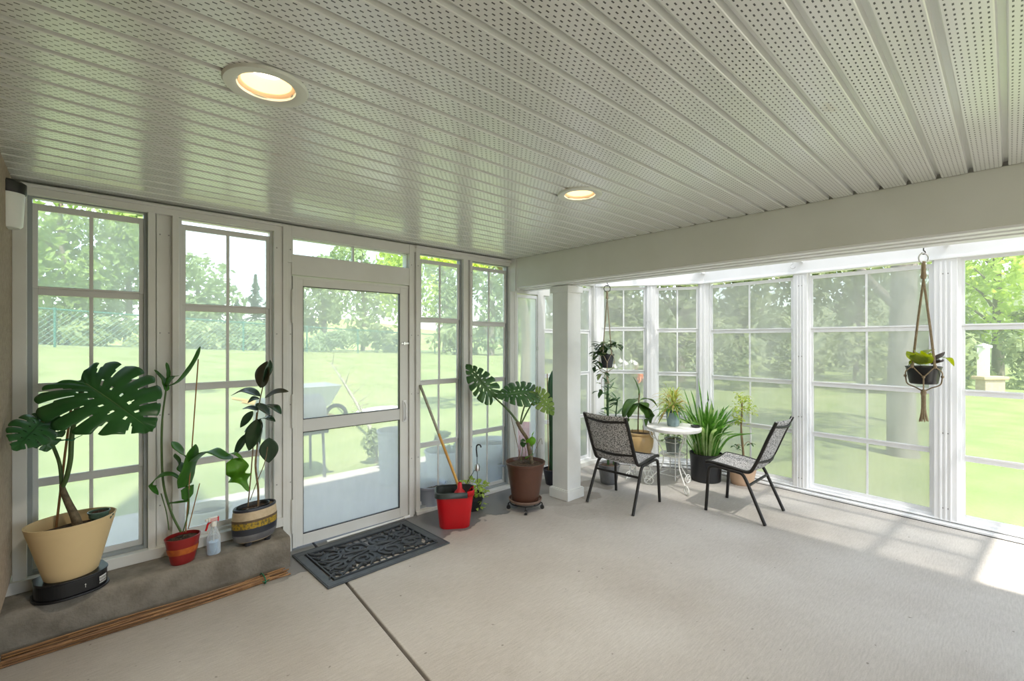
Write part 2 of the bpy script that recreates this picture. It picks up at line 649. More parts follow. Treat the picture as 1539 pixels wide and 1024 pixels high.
def copy_tree(o, parent=None):
    c = o.copy()
    COL.objects.link(c)
    if parent is not None:
        c.parent = parent
    for ch in list(o.children):
        copy_tree(ch, c)
    return c


def bez(pts, n=16):
    """smooth curve through points (Catmull-Rom)"""
    P = [Vector(p) for p in pts]
    if len(P) == 2:
        return [P[0].lerp(P[1], i / n) for i in range(n + 1)]
    out = []
    seg = max(2, n // (len(P) - 1))
    Q = [P[0] * 2 - P[1]] + P + [P[-1] * 2 - P[-2]]
    for i in range(1, len(Q) - 2):
        p0, p1, p2, p3 = Q[i - 1:i + 3]
        for k in range(seg):
            t = k / seg
            out.append(.5 * ((2 * p1) + (p2 - p0) * t + (2 * p0 - 5 * p1 + 4 * p2 - p3) * t * t + (3 * p1 - p0 - 3 * p2 + p3) * t ** 3))
    out.append(P[-1])
    return out


CAMV = Vector((0, 0, EYE))


def leaf(mb, pts, width, up=None, prof=None, fold=.25, n=14, m=4, wavy=0.0, wf=6, thick=0):
    """a leaf blade along a curve through pts; up = which way its upper face looks"""
    C = bez(pts, n)
    k = len(C)
    prof = prof or (lambda t: math.sin(PI * min(1, max(0, t)) ** .8) ** .85)
    rows = []
    for i, p in enumerate(C):
        t = i / (k - 1)
        tg = (C[min(i + 1, k - 1)] - C[max(i - 1, 0)]).normalized()
        u = Vector(up) if up is not None else (CAMV - p)
        side = tg.cross(u)
        if side.length < 1e-6:
            side = tg.orthogonal()
        side.normalize()
        nn = side.cross(tg).normalized()
        w = max(width * prof(t) * .5, width * .004)
        row = []
        for j in range(-m, m + 1):
            q = j / m
            ww = w * (1 + wavy * math.sin(wf * 2 * PI * t + (0 if q > 0 else 1.3)) * abs(q))
            row.append(p + side * (q * ww) + nn * (abs(q) * w * fold) + nn * (wavy * .25 * w * math.sin(wf * 2 * PI * t + q * 2) * abs(q)))
        rows.append(row)
    mb.grid(rows)


def monstera(mb, base, tip, normal, width=1.0, droop=.25, cuts=6, seed=0, cup=.18):
    """split leaf: base = where the stalk joins, tip = pointed end"""
    base, tip = Vector(base), Vector(tip)
    X = tip - base
    Ls = X.length
    X.normalize()
    Nn = Vector(normal)
    Nn = (Nn - X * Nn.dot(X)).normalized()
    Yv = Nn.cross(X)
    outline = [(-.06, .0), (-.20, .13), (-.23, .30), (-.10, .46), (.14, .55), (.40, .53), (.64, .41), (.84, .22), (.95, .09), (1.0, .0)]
    oc = bez([(a, b, 0) for a, b in outline], 108)

    def E(s):
        f = s * (len(oc) - 1)
        i = min(int(f), len(oc) - 2)
        return oc[i].lerp(oc[i + 1], f - i)
    NS, NR = 96, 12
    rg = random.Random(seed)
    for sd in (1, -1):
        sl = []
        for c in range(cuts):
            s0 = .20 + .66 * (c + .5) / cuts + rg.uniform(-.015, .015)
            sl.append((s0, rg.uniform(.40, .6), rg.uniform(.008, .014)))
        holes = [(.20 + .66 * (c + 1.0) / cuts, .20 + rg.uniform(0, .06), .012, .07) for c in range(cuts - 1)]
        base_i = len(mb.v)
        for i in range(NS + 1):
            s = i / NS
            e = E(s)
            mx = max(0, -.02 + .98 * s ** 1.25)
            dmin = min(abs(s - q[0]) / .045 for q in sl)
            trim = 1 - .10 * max(0, 1 - dmin) ** 2
            for j in range(NR + 1):
                r = j / NR * trim
                bow = .05 * math.sin(PI * r) * (1 - s)
                x = mx + (e.x - mx) * r - bow
                y = e.y * r
                z = -droop * (max(0, x) ** 2) * .6 - cup * y * y * 1.6 + .10 * y
                # the slit side edges dip a little, so lobes read as separate blades
                z += .012 * math.cos((s - .2) * cuts / .66 * 2 * PI) * r
                p = base + X * (x * Ls) + Yv * (sd * y * width * Ls) + Nn * (z * Ls)
                mb.v.append(tuple(p))
        for i in range(NS):
            sm = (i + .5) / NS
            for j in range(NR):
                rm = (j + .5) / NR
                if any(abs(sm - q[0]) < q[2] * (.5 + .55 * (rm - q[1]) / (1 - q[1])) and rm > q[1] for q in sl):
                    continue
                if any(((sm - h[0]) / h[2]) ** 2 + ((rm - h[1]) / h[3]) ** 2 < 1 for h in holes):
                    continue
                a = base_i + i * (NR + 1) + j
                q4 = (a, a + NR + 1, a + NR + 2, a + 1)
                mb.f.append(q4 if sd > 0 else q4[::-1])


def midrib(base, tip, normal, droop, par, r=.0035):
    base, tip = Vector(base), Vector(tip)
    X = tip - base
    Ls = X.length
    X.normalize()
    Nn = Vector(normal)
    Nn = (Nn - X * Nn.dot(X)).normalized()
    pts = [base + X * (t * Ls) - Nn * (droop * t * t * .6 * Ls) for t in [i / 14 for i in range(15)]]
    MB().tube(pts, [r * (1 - .75 * i / 14) for i in range(15)], 6).build('midrib', 'midrib_green', par)


def arc3(c, r, a0, a1, ux, uz, n=14):
    return [Vector(c) + Vector(ux) * (r * math.cos(a0 + (a1 - a0) * i / n)) + Vector(uz) * (r * math.sin(a0 + (a1 - a0) * i / n)) for i in range(n + 1)]


# ================================================================ SETTING
YW = 3.516          # plane of the window wall on the left
CEIL = 2.335
BX0, BX1 = 3.22, 3.46   # beam
BZ = 2.038

# floor slab, with the open control joint cut through it
fl = MB()
J = .016
xj0, xj1 = 1.255, 1.10     # joint line x at y=3.5 and y=1.5


def jx(y):
    return xj1 + (xj0 - xj1) * (y - 1.5) / 2.0


fl.prism([(-.57, -3.2), (jx(-3.2) - J / 2, -3.2), (jx(3.6) - J / 2, 3.6), (-.57, 3.6)], -.12, 0)
fl.prism([(jx(-3.2) + J / 2, -3.2), (5.35, -3.2), (5.40, 2.42), (5.08, 2.97), (4.70, 3.6), (jx(3.6) + J / 2, 3.6)], -.12, 0)
fo = fl.build('floor', 'floor_concrete', smooth=False, bevel=.006)
struct(fo, 'brushed concrete floor slab with an open control joint and a damp patch', 'floor')
jb = MB().box((-.30, -3.2, -.16), (5.4, 3.6, -.05)).build('trim_1', 'curb_concrete', smooth=False)
struct(jb, 'dark bed seen in the control joint of the concrete floor', 'floor joint')

# soffit ceiling: channels running along x
cb = MB()
prof = []
k0 = -19
for k in range(k0, 31):
    y = Y0R + k * PITCH
    prof += [(y, CEIL), (y + .0015, CEIL + .019), (y + GRV - .0035, CEIL + .019), (y + GRV, CEIL), (y + GRV + .003, CEIL - .0015), (y + PITCH - .003, CEIL - .0015)]
prof = [q for q in prof if q[0] < YW + .01]
xs = [-.27, BX0 - .004]
LAMPS = [(.44, 1.65), (2.065, 1.66)]
cm = bmesh.new()
vv = [[cm.verts.new((x, y, z)) for (y, z) in prof] for x in xs]
for i in range(len(prof) - 1):
    cm.faces.new((vv[0][i], vv[0][i + 1], vv[1][i + 1], vv[1][i]))
for lx, ly in LAMPS:
    for co, no in (((lx - .08, 0, 0), (1, 0, 0)), ((lx + .08, 0, 0), (1, 0, 0)), ((0, ly - .08, 0), (0, 1, 0)), ((0, ly + .08, 0), (0, 1, 0))):
        bmesh.ops.bisect_plane(cm, geom=cm.verts[:] + cm.edges[:] + cm.faces[:], plane_co=co, plane_no=no, dist=1e-6)
    kill = [f for f in cm.faces if abs(f.calc_center_median().x - lx) < .08 and abs(f.calc_center_median().y - ly) < .08]
    bmesh.ops.delete(cm, geom=kill, context='FACES')
me = bpy.data.meshes.new('ceiling')
cm.to_mesh(me)
cm.free()
me.materials.append(MATS['soffit_metal'])
ceil = bpy.data.objects.new('ceiling', me)
COL.objects.link(ceil)
struct(ceil, 'white vented metal soffit ceiling with long recessed channels', 'ceiling')
# the deck that carries it (its shade falls on the patio and the sunroom floor)
dk = MB()
dk.box((-.3, -2.2, 2.49), (3.50, 3.62, 2.68))
dk.box((-.3, YW + .02, 2.325), (3.24, YW + .06, 2.49))  # backing strip added so the gap over the header stays dark
o = dk.build('ceiling_deck', 'deck', smooth=False)
struct(o, 'timber deck platform above the vented soffit ceiling', 'deck')

# beam with stepped trim boards
bm_ = MB()
bm_.box((BX0, -2.2, BZ + .012), (BX1, 3.47, CEIL + .002))
bm_.box((BX0 + .012, -2.6, CEIL), (BX1, 3.47, 2.49))  # unseen blocker added on top to stop light leaking through the channels
o = bm_.build('trim_2', 'beam_paint', smooth=False, bevel=.004)
struct(o, 'painted boxed beam between the soffit ceiling and the sunroom', 'beam')
bt = MB()
bt.box((BX0 + .006, -2.6, BZ), (BX0 + .07, 3.46, BZ + .013))
bt.box((BX0 + .085, -2.6, BZ - .006), (BX0 + .15, 3.46, BZ + .013))
bt.box((BX0 + .165, -2.6, BZ - .012), (BX1 + .012, 3.46, BZ + .013))
bt.box((BX1, -2.6, BZ - .004), (BX1 + .018, 3.46, CEIL + .05))
o = bt.build('trim_3', 'trim_white', smooth=False, bevel=.002)
struct(o, 'white stepped trim boards under the boxed beam', 'beam trim')
pe = MB()
pe.box((BX0 - .012, 3.405, BZ - .03), (BX0 + .016, 3.49, CEIL))
pe.box((BX0 - .004, 3.385, BZ - .03), (BX0 + .03, 3.405, CEIL))
o = pe.build('trim_4', 'aluminium_white', smooth=False, bevel=.002)
struct(o, 'narrow white end cover where the beam meets the window wall', 'trim')

# column
cl = MB()
cl.box((3.335, 2.825, 0), (3.530, 3.015, BZ - .012))
cl.box((3.312, 2.802, 0), (3.553, 3.038, .088))
cl.box((3.318, 2.808, .088), (3.547, 3.032, .097))
cl.box((3.318, 2.808, BZ - .075), (3.547, 3.032, BZ - .012))
o = cl.build('column', 'paint_white', smooth=False, bevel=.004)
struct(o, 'square white post with plinth under the beam', 'column')

# stucco house wall at far left
sw = MB().box((-.62, -3.2, .30), (-.266, 3.66, 5.2)).box((-.62, -3.2, -.2), (-.56, 3.66, .30)).build('wall_house', 'stucco', smooth=False)
struct(sw, 'tan stucco house wall at the far left edge', 'wall')

bw = MB()
bw.box((-.56, -2.34, 0), (.55, -2.2, 2.34)).box((2.75, -2.34, 0), (3.5, -2.2, 2.34)).box((.55, -2.34, 2.08), (2.75, -2.2, 2.34))
bwo = bw.build('wall_back', 'siding', smooth=False)
struct(bwo, 'light house wall with a wide patio door opening behind the camera', 'wall')

# concrete curb under windows 1 and 2
cu = MB()
NX, NZ = 40, 5
rows = []
rg = random.Random(3)
for i in range(NX + 1):
    x = -.56 + (1.012 + .56) * i / NX
    w = lambda a: rg.uniform(-a, a)
    ch = .012
    rows.append([(x, 3.62, 0), (x, 3.62, .2), (x, 3.275, .2 + w(.002)), (x, 3.262, .196 + w(.003)), (x, 3.252, .185 + w(.003)),
                 (x, 3.254 + w(.002), .12), (x, 3.258 + w(.003), .06), (x, 3.262 + w(.003), 0)])
cu.grid(rows)
b0 = NX * 8
cu.f.append(tuple(b0 + i for i in range(8))[::-1])
o = cu.build('trim_5', 'curb_concrete', angle=60)
struct(o, 'low rough concrete ledge under the two left windows', 'ledge')

# ---------------------------------------------------------------- window wall on the left (y = YW)
wl = MB()
F0, F1 = YW - .03, YW + .07     # frame front / back


fbn = [0]


def fb(x0, x1, z0, z1, d0=F0, d1=F1):
    fbn[0] += .00035
    wl.box((x0, d0 - fbn[0], z0), (x1, d1 + fbn[0], z1))


fb(-.266, 3.25, 2.268, 2.324)                       # header
fb(-.266, 1.03, 2.305, 2.322, F0 - .02)
fb(1.03, 2.12, 2.315, 2.324, F0 - .008)
fb(2.10, 3.25, 2.302, 2.325, F0 - .02)
fb(-.266, -.213, .2, 2.27)
fb(.285, .32, .2, 2.27)
fb(.32, .405, .2, 2.30, F0 + .035)                  # recessed flat board between windows 1 and 2
fb(.327, .335, .2, 2.30, F0 + .02)
fb(.402, .436, .2, 2.27)
fb(.975, 1.03, .2, 2.27)
fb(1.03, 1.062, 0, 2.323, F0 - .012)
fb(1.062, 1.094, 0, 2.06, F0 + .005)
fb(1.062, 1.10, 2.06, 2.323, F0 - .004)
fb(2.035, 2.075, 0, 2.323, F0 - .01)
fb(2.075, 2.105, 0, 2.323, F0 + .02)
fb(2.105, 2.146, 0, 2.31, F0)
fb(1.09, 2.04, 1.975, 2.12, F0 - .004)              # door head
fb(1.09, 2.04, 2.245, 2.322, F0 - .004)
fb(2.615, 2.66, 0, 2.27, F0)
fb(2.66, 2.69, 0, 2.30, F0 + .025)
fb(2.69, 2.718, 0, 2.27, F0)
fb(3.205, 3.265, 0, 2.27, F0)
fb(-.55, 1.03, .2, .262, F0 - .01)                 # sills
fb(2.105, 3.25, 0, .03, F0 - .012)
# beyond the beam: storm panel and window frames to the bay corner
fb(3.24, 3.80, 2.0, 2.34)
fb(3.265, 3.30, 0, 2.0)
fb(3.61, 3.70, 0, 2.3, F0)
fb(3.70, 3.74, 0, 2.3, F0 + .02)
fb(3.74, 4.70, 2.18, 2.34)
fb(4.60, 4.685, 0, 2.3)
fb(3.24, 4.69, 0, .05, F0 - .02)
o = wl.build('wall_left', 'aluminium_white', smooth=False, bevel=.0025)
struct(o, 'white aluminium posts, header and sill of the window wall with the door', 'wall')
sb = MB()
for x in (.345, .388, .99, 1.045, 1.08, 2.055, 2.12, 2.70):
    for z in (.5, 1.05, 1.55, 2.15):
        if x < 1.0 and x > .9 or x < .4 or x > 1:
            yy = F0 + .035 if .32 < x < .40 else F0 - .012
            n = 6
            vs = [(x + .005 * math.cos(2 * PI * i / n), yy - .001, z + .005 * math.sin(2 * PI * i / n)) for i in range(n)]
            sb.add(vs + [(v[0], v[1] - .002, v[2]) for v in vs], [tuple(range(6, 12))] + [(i, (i + 1) % 6, 6 + (i + 1) % 6, 6 + i) for i in range(6)])
scr = sb.build('screw_heads', 'screw', o, smooth=False)


def window(idx, M, W, z0, ztop, levels, mull=True, smat='sash_vinyl', pmat='pane_clear', gap=.0, label='', framemat='sash_vinyl', depth=.05, rail=.034):
    """four stacked sliding sashes in a track frame; local x across, y outwards, z up (M maps to world)"""
    fr = MB()
    t = .018
    fr.obox(M, (0, 0, z0), (t, depth, ztop))
    fr.obox(M, (W - t, 0, z0), (W, depth, ztop))
    fr.obox(M, (t, 0.0005, ztop - .008), (W - t, depth, ztop))
    fr.obox(M, (t, 0.0005, z0), (W - t, depth, z0 + .018))
    wo = fr.build('window_%d' % idx, framemat, smooth=False, bevel=.001)
    struct(wo, label, 'window')
    L = [z0 + .015] + levels + [ztop - gap]
    for k in range(len(L) - 1):
        za, zb = L[k], L[k + 1]
        y = .008 + .009 * ((len(L) - 2 - k) % 4)
        s = MB()
        e = .028
        x0, x1 = t * .6, W - t * .6
        s.obox(M, (x0, y, za), (x0 + e, y + .016, zb))
        s.obox(M, (x1 - e, y, za), (x1, y + .016, zb))
        s.obox(M, (x0 + e, y, zb - rail), (x1 - e, y + .016, zb))
        s.obox(M, (x0 + e, y, za), (x1 - e, y + .016, za + (rail * .35 if k else rail)))
        if mull:
            s.obox(M, (W / 2 - .0085, y + .002, za + .01), (W / 2 + .0085, y + .014, zb - .01))
        so = s.build('sash', smat, wo, smooth=False, bevel=.0015)
        p = MB()
        p.obox(M, (x0 + e * .7, y + .006, za + .006), (x1 - e * .7, y + .009, zb - .006))
        p.build('pane', pmat, so, smooth=False)
    return wo


def WM(x, y, ang=0, z=0):
    return Matrix.Translation((x, y, z)) @ Matrix.Rotation(ang, 4, 'Z')


LV = [.745, 1.255, 1.772]
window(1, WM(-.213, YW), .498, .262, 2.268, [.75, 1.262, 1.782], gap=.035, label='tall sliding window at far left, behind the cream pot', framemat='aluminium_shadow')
window(2, WM(.436, YW), .54, .262, 2.268, [.738, 1.222, 1.725], gap=.035, label='tall sliding window between the first window and the door')
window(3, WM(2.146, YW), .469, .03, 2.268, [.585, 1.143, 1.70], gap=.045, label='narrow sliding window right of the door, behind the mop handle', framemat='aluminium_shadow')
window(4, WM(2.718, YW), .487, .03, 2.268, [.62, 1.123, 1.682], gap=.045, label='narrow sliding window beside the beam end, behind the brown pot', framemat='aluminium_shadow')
# double meeting rails: thin bright gaps below the first rails
window(5, WM(3.74, YW), .86, .05, 2.18, [.60, 1.12, 1.625], gap=.03, smat='sash_white', pmat='pane_screen', label='sunroom window half hidden behind the square post', framemat='sash_white')

# transom over the door
tr = MB()
tr.box((1.095, YW - .01, 2.118), (2.04, YW + .03, 2.126))
tr.box((1.095, YW - .01, 2.24), (2.04, YW + .03, 2.248))
tr.box((1.095, YW - .01, 2.12), (1.105, YW + .03, 2.246))
tr.box((2.03, YW - .01, 2.12), (2.04, YW + .03, 2.246))
tr.box((1.552, YW - .008, 2.12), (1.564, YW + .02, 2.246))
to = tr.build('window_6', 'sash_vinyl', smooth=False)
struct(to, 'long narrow transom window above the door', 'window')
MB().box((1.10, YW + .004, 2.122), (2.035, YW + .008, 2.244)).build('pane', 'pane_open', to, smooth=False)

# storm door
dr = MB()
D0, D1 = YW - .028, YW + .012
dx0, dx1, dz0, dz1 = 1.098, 2.032, .018, 1.968
gx0, gx1 = 1.172, 1.954
dr.box((dx0, D0, dz0), (gx0, D1, dz1))
dr.box((gx1, D0, dz0), (dx1, D1, dz1))
dr.box((gx0, D0, 1.88 + .02), (gx1, D1, dz1))
dr.box((gx0, D0, dz0), (gx1, D1, .098))
dr.box((dx0, D0 - .006, dz0), (dx0 + .028, D1, dz1))
dr.box((dx0, D0 - .004, dz1 - .02), (dx1, D1, dz1))
do = dr.build('door_1', 'aluminium_white', smooth=False, bevel=.003)
struct(do, 'white aluminium storm door with two clear panes', 'door')
MB().box((gx0, D0 + .002, .84), (gx1, D1, .93)).build('cross_rail', 'sash_vinyl', do, smooth=False, bevel=.003)
gk = MB()
for (a, b, c, d) in ((gx0, gx1, .098, .84), (gx0, gx1, .93, 1.90)):
    gk.box((a, D0 + .004, c), (a + .005, D1 - .01, d))
    gk.box((b - .005, D0 + .004, c), (b, D1 - .01, d))
    gk.box((a, D0 + .004, c), (b, D1 - .01, c + .005))
    gk.box((a, D0 + .004, d - .005), (b, D1 - .01, d))
gk.build('gasket', 'black_plastic', do, smooth=False)
MB().box((gx0 + .003, D0 + .018, .101), (gx1 - .003, D0 + .022, .838)).build('pane', 'pane_door', do, smooth=False)
MB().box((gx0 + .003, D0 + .018, .932), (gx1 - .003, D0 + .022, 1.897)).build('pane', 'pane_door', do, smooth=False)
hd = MB()
hx = 1.995
hd.box((hx - .016, D0 - .008, .82), (hx + .016, D0, 1.0))
hd.tube(bez([(hx, D0 - .004, .985), (hx, D0 - .03, .955), (hx - .004, D0 - .036, .90), (hx, D0 - .03, .855), (hx, D0 - .004, .83)], 16), .008, 8)
hd.build('door_handle', 'trim_white', do, bevel=.002)
lt = MB()
lt.box((gx1 + .01, D0 - .01, 1.475), (dx1 + .02, D0 - .004, 1.487))
lt.box((hx - .012, D0 - .014, 1.468), (hx + .004, D0 - .003, 1.494))
lt.build('latch', 'steel', do, smooth=False)
hg = MB()
for z in (.25, 1.0, 1.75):
    hg.tube([(dx0 - .004, D0 - .01, z - .12), (dx0 - .004, D0 - .01, z + .12)], .007, 8)
hg.build('hinge', 'aluminium_white', do)
# sunroom storm panel past the beam
dr = MB()
dr.box((3.295, D0, .05), (3.325, D1, 1.99))
dr.box((3.60, D0, .05), (3.615, D1, 1.99))
dr.box((3.325, D0, 1.955), (3.60, D1, 1.99))
dr.box((3.325, D0, .05), (3.60, D1, .12))
dr.box((3.325, D0, .95), (3.60, D1, .98))
d2 = dr.build('door_2', 'trim_white', smooth=False, bevel=.002)
struct(d2, 'narrow white glazed panel between the beam end and the square post', 'door')
MB().box((3.322, D0 + .015, .12), (3.603, D0 + .019, 1.96)).build('pane', 'pane_door', d2, smooth=False)
MB().box((3.605, D0 - .012, 1.40), (3.62, D0, 1.44)).build('latch', 'steel', d2, smooth=False)

# white dowel lying on the threshold
dw = MB().tube([(1.33, 3.452, .012), (2.02, 3.472, .012)], .0085, 10).build('dowel_rod', 'white_metal', origin=(1.67, 3.46, 0))
tag(dw, 'thin white rod lying on the floor along the door threshold', 'rod')
MB().tube([(1.985 - 1.67, .011, .012), (2.035 - 1.67, .0125, .012)], .014, 10).build('end_cap', 'trim_white', dw)

# ---------------------------------------------------------------- bay and right wall
K0, K1, K2 = Vector((4.66, 3.485, 0)), Vector((5.04, 2.955, 0)), Vector((5.325, 2.43, 0))
KE = Vector((5.052, -1.20, 0))
wr = MB()


def seg(A, B):
    d = B - A
    return d.length, math.atan2(d.y, d.x)


def WS(A, B):
    """local x runs from A to B, local y points outwards (left of A->B is inside for this order)"""
    ln, an = seg(A, B)
    return ln, Matrix.Translation(A) @ Matrix.Rotation(an, 4, 'Z')


def rail_box(A, B, z0, z1, d0, d1):
    ln, M = WS(A, B)
    wr.obox(M, (-.01, d0, z0), (ln + .01, d1, z1))


HZ = 2.18
# going K0 -> K1 -> K2 -> KE the outside is on local +y (left), so inside faces are negative y
for A, B in ((K0, K1), (K1, K2), (K2, KE)):
    rail_box(A, B, HZ, 2.345, -.03, .06)
    rail_box(A, B, 0, .05, -.035, .07)
    rail_box(A, B, 0, .022, -.06, .07)
    rail_box(A, B, HZ - .012, HZ + .004, -.045, .06)
for K, an in ((K0, -.75), (K1, -1.02), (K2, -1.25)):
    M = Matrix.Translation(K) @ Matrix.Rotation(an, 4, 'Z')
    wr.obox(M, (-.05, -.03, .02), (.05, .06, 2.2))
    wr.obox(M, (-.012, -.036, .02), (.012, -.02, 2.2))


def along(y):
    t = (y - K2.y) / (KE.y - K2.y)
    return K2.lerp(KE, t)


PY = [(1.475, 1.355), (.425, .285), (-.62, -.76)]
for ya, yb in PY:
    A, B = along(ya), along(yb)
    ln, M = WS(A, B)
    wr.obox(M, (0, -.03, .02), (ln, .06, HZ + .01))
    for q in (.28, .5, .72):
        wr.obox(M, (ln * q - .006, -.036, .02), (ln * q + .006, -.028, HZ - .03))
wro = wr.build('wall_right', 'sash_white', smooth=False, bevel=.002)
struct(wro, 'white aluminium posts, header and base track of the sunroom wall', 'wall')
sb = MB()
for ya, yb in PY:
    A, B = along(ya), along(yb)
    ln, M = WS(A, B)
    for z in (.14, .75, 1.35, 2.05):
        for q in (.39, .61):
            sb.obox(M, (ln * q - .004, -.032, z - .004), (ln * q + .004, -.029, z + .004))
sb.build('screw_heads', 'screw', wro, smooth=False)
gs = MB()
for A, B in ((K0, K1), (K1, K2), (K2, KE)):
    ln, M = WS(A, B)
    gs.obox(M, (.04, -.0372, .036), (ln - .04, -.0345, .040))
    gs.obox(M, (.02, -.0622, .0), (ln - .02, -.0595, .006))
gs.build('track_groove_shade', 'black_plastic', wro, smooth=False)  # black strips stand in for the shaded groove lines of the track


def wseg(idx, A, B, label, pmat='pane_screen', levels=(.60, 1.095, 1.622), gap=.035, mull=True):
    ln, M = WS(A, B)
    window(idx, M, ln, .05, HZ, list(levels), mull, 'sash_white', pmat, gap, label, 'sash_white', rail=.036)


def between(A, B, o0, o1):
    d = (B - A).normalized()
    return A + d * o0, B - d * o1


A, B = between(K0, K1, .055, .05)
wseg(7, A, B, 'bay window just right of the square post, behind the small macrame hanger', levels=(.585, 1.135, 1.66), gap=.02)
A, B = between(K1, K2, .05, .05)
wseg(8, A, B, 'bay window behind the yellow spiky plant on the table', levels=(.6, 1.12, 1.64))
wseg(9, along(2.375), along(1.475), 'wide sunroom window behind the right chair')
wseg(10, along(1.355), along(.425), 'wide sunroom window behind the black-pot hanger')
wseg(11, along(.285), along(-.62), 'clear sunroom window at the right edge of the view', pmat='pane_open', gap=.0, levels=(.57, 1.10, 1.625))
wseg(12, along(-.76), along(-1.18), 'sunroom window past the right edge of the view')

# sunroom roof: rafters, purlins, clear panels
rf = MB()
Zr0, Zr1 = 2.62, 2.36     # at beam, at right wall


def rz(x):
    return Zr0 + (Zr1 - Zr0) * (x - BX1) / (5.4 - BX1)


raf_y = [-1.2, -.69, .355, 1.415, 2.43, 3.35]
for y in raf_y:
    x1 = along(y).x if y < 2.5 else (5.325 - (y - 2.43) * .72)
    rf.add([(BX1, y - .02, rz(BX1) - .05), (BX1, y + .02, rz(BX1) - .05), (BX1, y + .02, rz(BX1)), (BX1, y - .02, rz(BX1)),
            (x1, y - .02, rz(x1) - .05), (x1, y + .02, rz(x1) - .05), (x1, y + .02, rz(x1)), (x1, y - .02, rz(x1))],
           [(0, 1, 2, 3), (7, 6, 5, 4), (0, 4, 5, 1), (1, 5, 6, 2), (2, 6, 7, 3), (3, 7, 4, 0)])
    # bracket down to the header
    rf.box((x1 - .11, y - .022, 2.28), (x1 - .02, y + .022, rz(x1) - .02))
for x in (3.95, 4.4, 4.85):
    rf.box((x - .02, -1.2, rz(x) - .045), (x + .02, 3.4 if x < 4.6 else 3.0, rz(x)))
rfo = rf.build('ceiling_sunroom', 'sash_white', smooth=False)
struct(rfo, 'white rafters of the glazed sunroom roof', 'roof')
gp_ = MB()
poly = [(BX1, -1.25), (5.10, -1.25), (5.37, 2.43), (5.08, 2.97), (4.70, 3.56), (BX1, 3.56)]
n = len(poly)
gp_.add([(x, y, rz(x) + .001) for x, y in poly] + [(x, y, rz(x) + .011) for x, y in poly],
        [tuple(range(n))[::-1], tuple(range(n, 2 * n))] + [(i, (i + 1) % n, n + (i + 1) % n, n + i) for i in range(n)])
gp_.build('roof_panel', 'roof_pane', rfo, smooth=False)

# ================================================================ FITTINGS
LAB = ['round recessed downlight at the upper left of the soffit ceiling', 'smaller-looking round downlight further along the soffit, nearer the beam']
for i, (lx, ly) in enumerate(LAMPS):
    e = empty('ceiling_downlight', (lx, ly, CEIL - .004), LAB[i], 'ceiling light', 'recessed downlights in the soffit')
    MB().lathe([(.084, .004), (.086, -.004), (.10, -.009), (.122, -.007), (.126, 0), (.126, .003), (.084, .004)], 48).build('trim_ring', 'lamp_trim', e)
    MB().lathe([(.0845, .003), (.074, .012), (.0735, .014)], 48).build('baffle', 'lamp_baffle', e)
    MB().lathe([(.0740, .013), (.0675, .045), (.052, .058), (.050, .058)], 48).build('reflector', 'lamp_reflector', e)
    MB().lathe([(.051, .056), (.048, .050), (.030, .045), (0.0001, .043)], 32).build('bulb', 'lamp_bulb', e)
    ld = bpy.data.lights.new('downlight_beam', 'SPOT')
    ld.energy = 36
    ld.color = (1, .90, .76)
    ld.spot_size = R(130)
    ld.spot_blend = .8
    ld.shadow_soft_size = .05
    lo = bpy.data.objects.new('downlight_beam', ld)
    lo.location = (0, 0, .035)
    lo.parent = e
    COL.objects.link(lo)

# jar lantern on the stucco wall
lp = pd(10, 300, 2.22)
e = empty('wall_lantern', (lp.x, lp.y, 2.045), 'white jar wall lantern with a black cap on the stucco wall', 'wall lamp')
MB().lathe([(.0001, .0), (.045, .0), (.055, .012), (.062, .16), (.062, .175)], 28).build('glass_shade', 'jar_glass', e)
MB().lathe([(.064, .165), (.068, .17), (.068, .215), (.05, .228), (.0001, .232)], 28).build('cap', 'black_metal', e)
w_ = -.266 - lp.x
MB().tube([(0, 0, .18), (w_, .0, .18)], .016, 10).build('bracket', 'black_metal', e)
MB().box((w_ - .0005, -.045, .10), (w_ + .014, .045, .215)).build('back_plate', 'black_metal', e, bevel=.003)


# ---------------------------------------------------------------- pots on the ledge
ZC = .2


def potprof(r0, r1, h, t=.006, lip=0, foot=0):
    p = [(.0001, 0), (r0 - .006, 0), (r0, .006)]
    for i in range(1, 7):
        q = i / 6
        p.append((r0 + (r1 - r0) * q, .006 + (h - .006) * q))
    if lip:
        p[-1] = (r1, h - lip * 1.8)
        p += [(r1 + lip * .6, h - lip * 1.6), (r1 + lip * .7, h)]
    p += [(p[-1][0] - t, h + .001), (r1 - t - .002, h - .03), (r1 - t - .01, h * .8)]
    return p


def soil_disc(e, r, z, sx=1, sy=1, rot=0, name='soil'):
    m = MB()
    rg = random.Random(5)
    ring = [(r, z), (r * .75, z + .006), (r * .4, z + .011), (.0001, z + .013)]
    m.lathe(ring, 24, (0, 0, 0), sx, sy, rot)
    m.v = [(x, y, zz + rg.uniform(-.004, .004)) for x, y, zz in m.v]
    return m.build(name, 'soil', e)


def rel(e, pts):
    o = e.location
    return [Vector(p) - o for p in pts]


# black tray under the cream pot
base = gp(110, 2.39, ZC)
e = empty('plant_tray', base, 'black plastic half-oval stand under the cream monstera pot', 'plant stand')
tb = MB()


def oval(a, b, n=30):
    pts = []
    for i in range(n + 1):
        t = PI + PI * i / n
        pts.append((a * math.copysign(abs(math.cos(t)) ** .8, math.cos(t)), b * math.sin(t) * 1.0))
    return [(x, y + .03) for x, y in pts] + [(a * .96, .105), (a * .7, .128), (-a * .7, .128), (-a * .96, .105)]


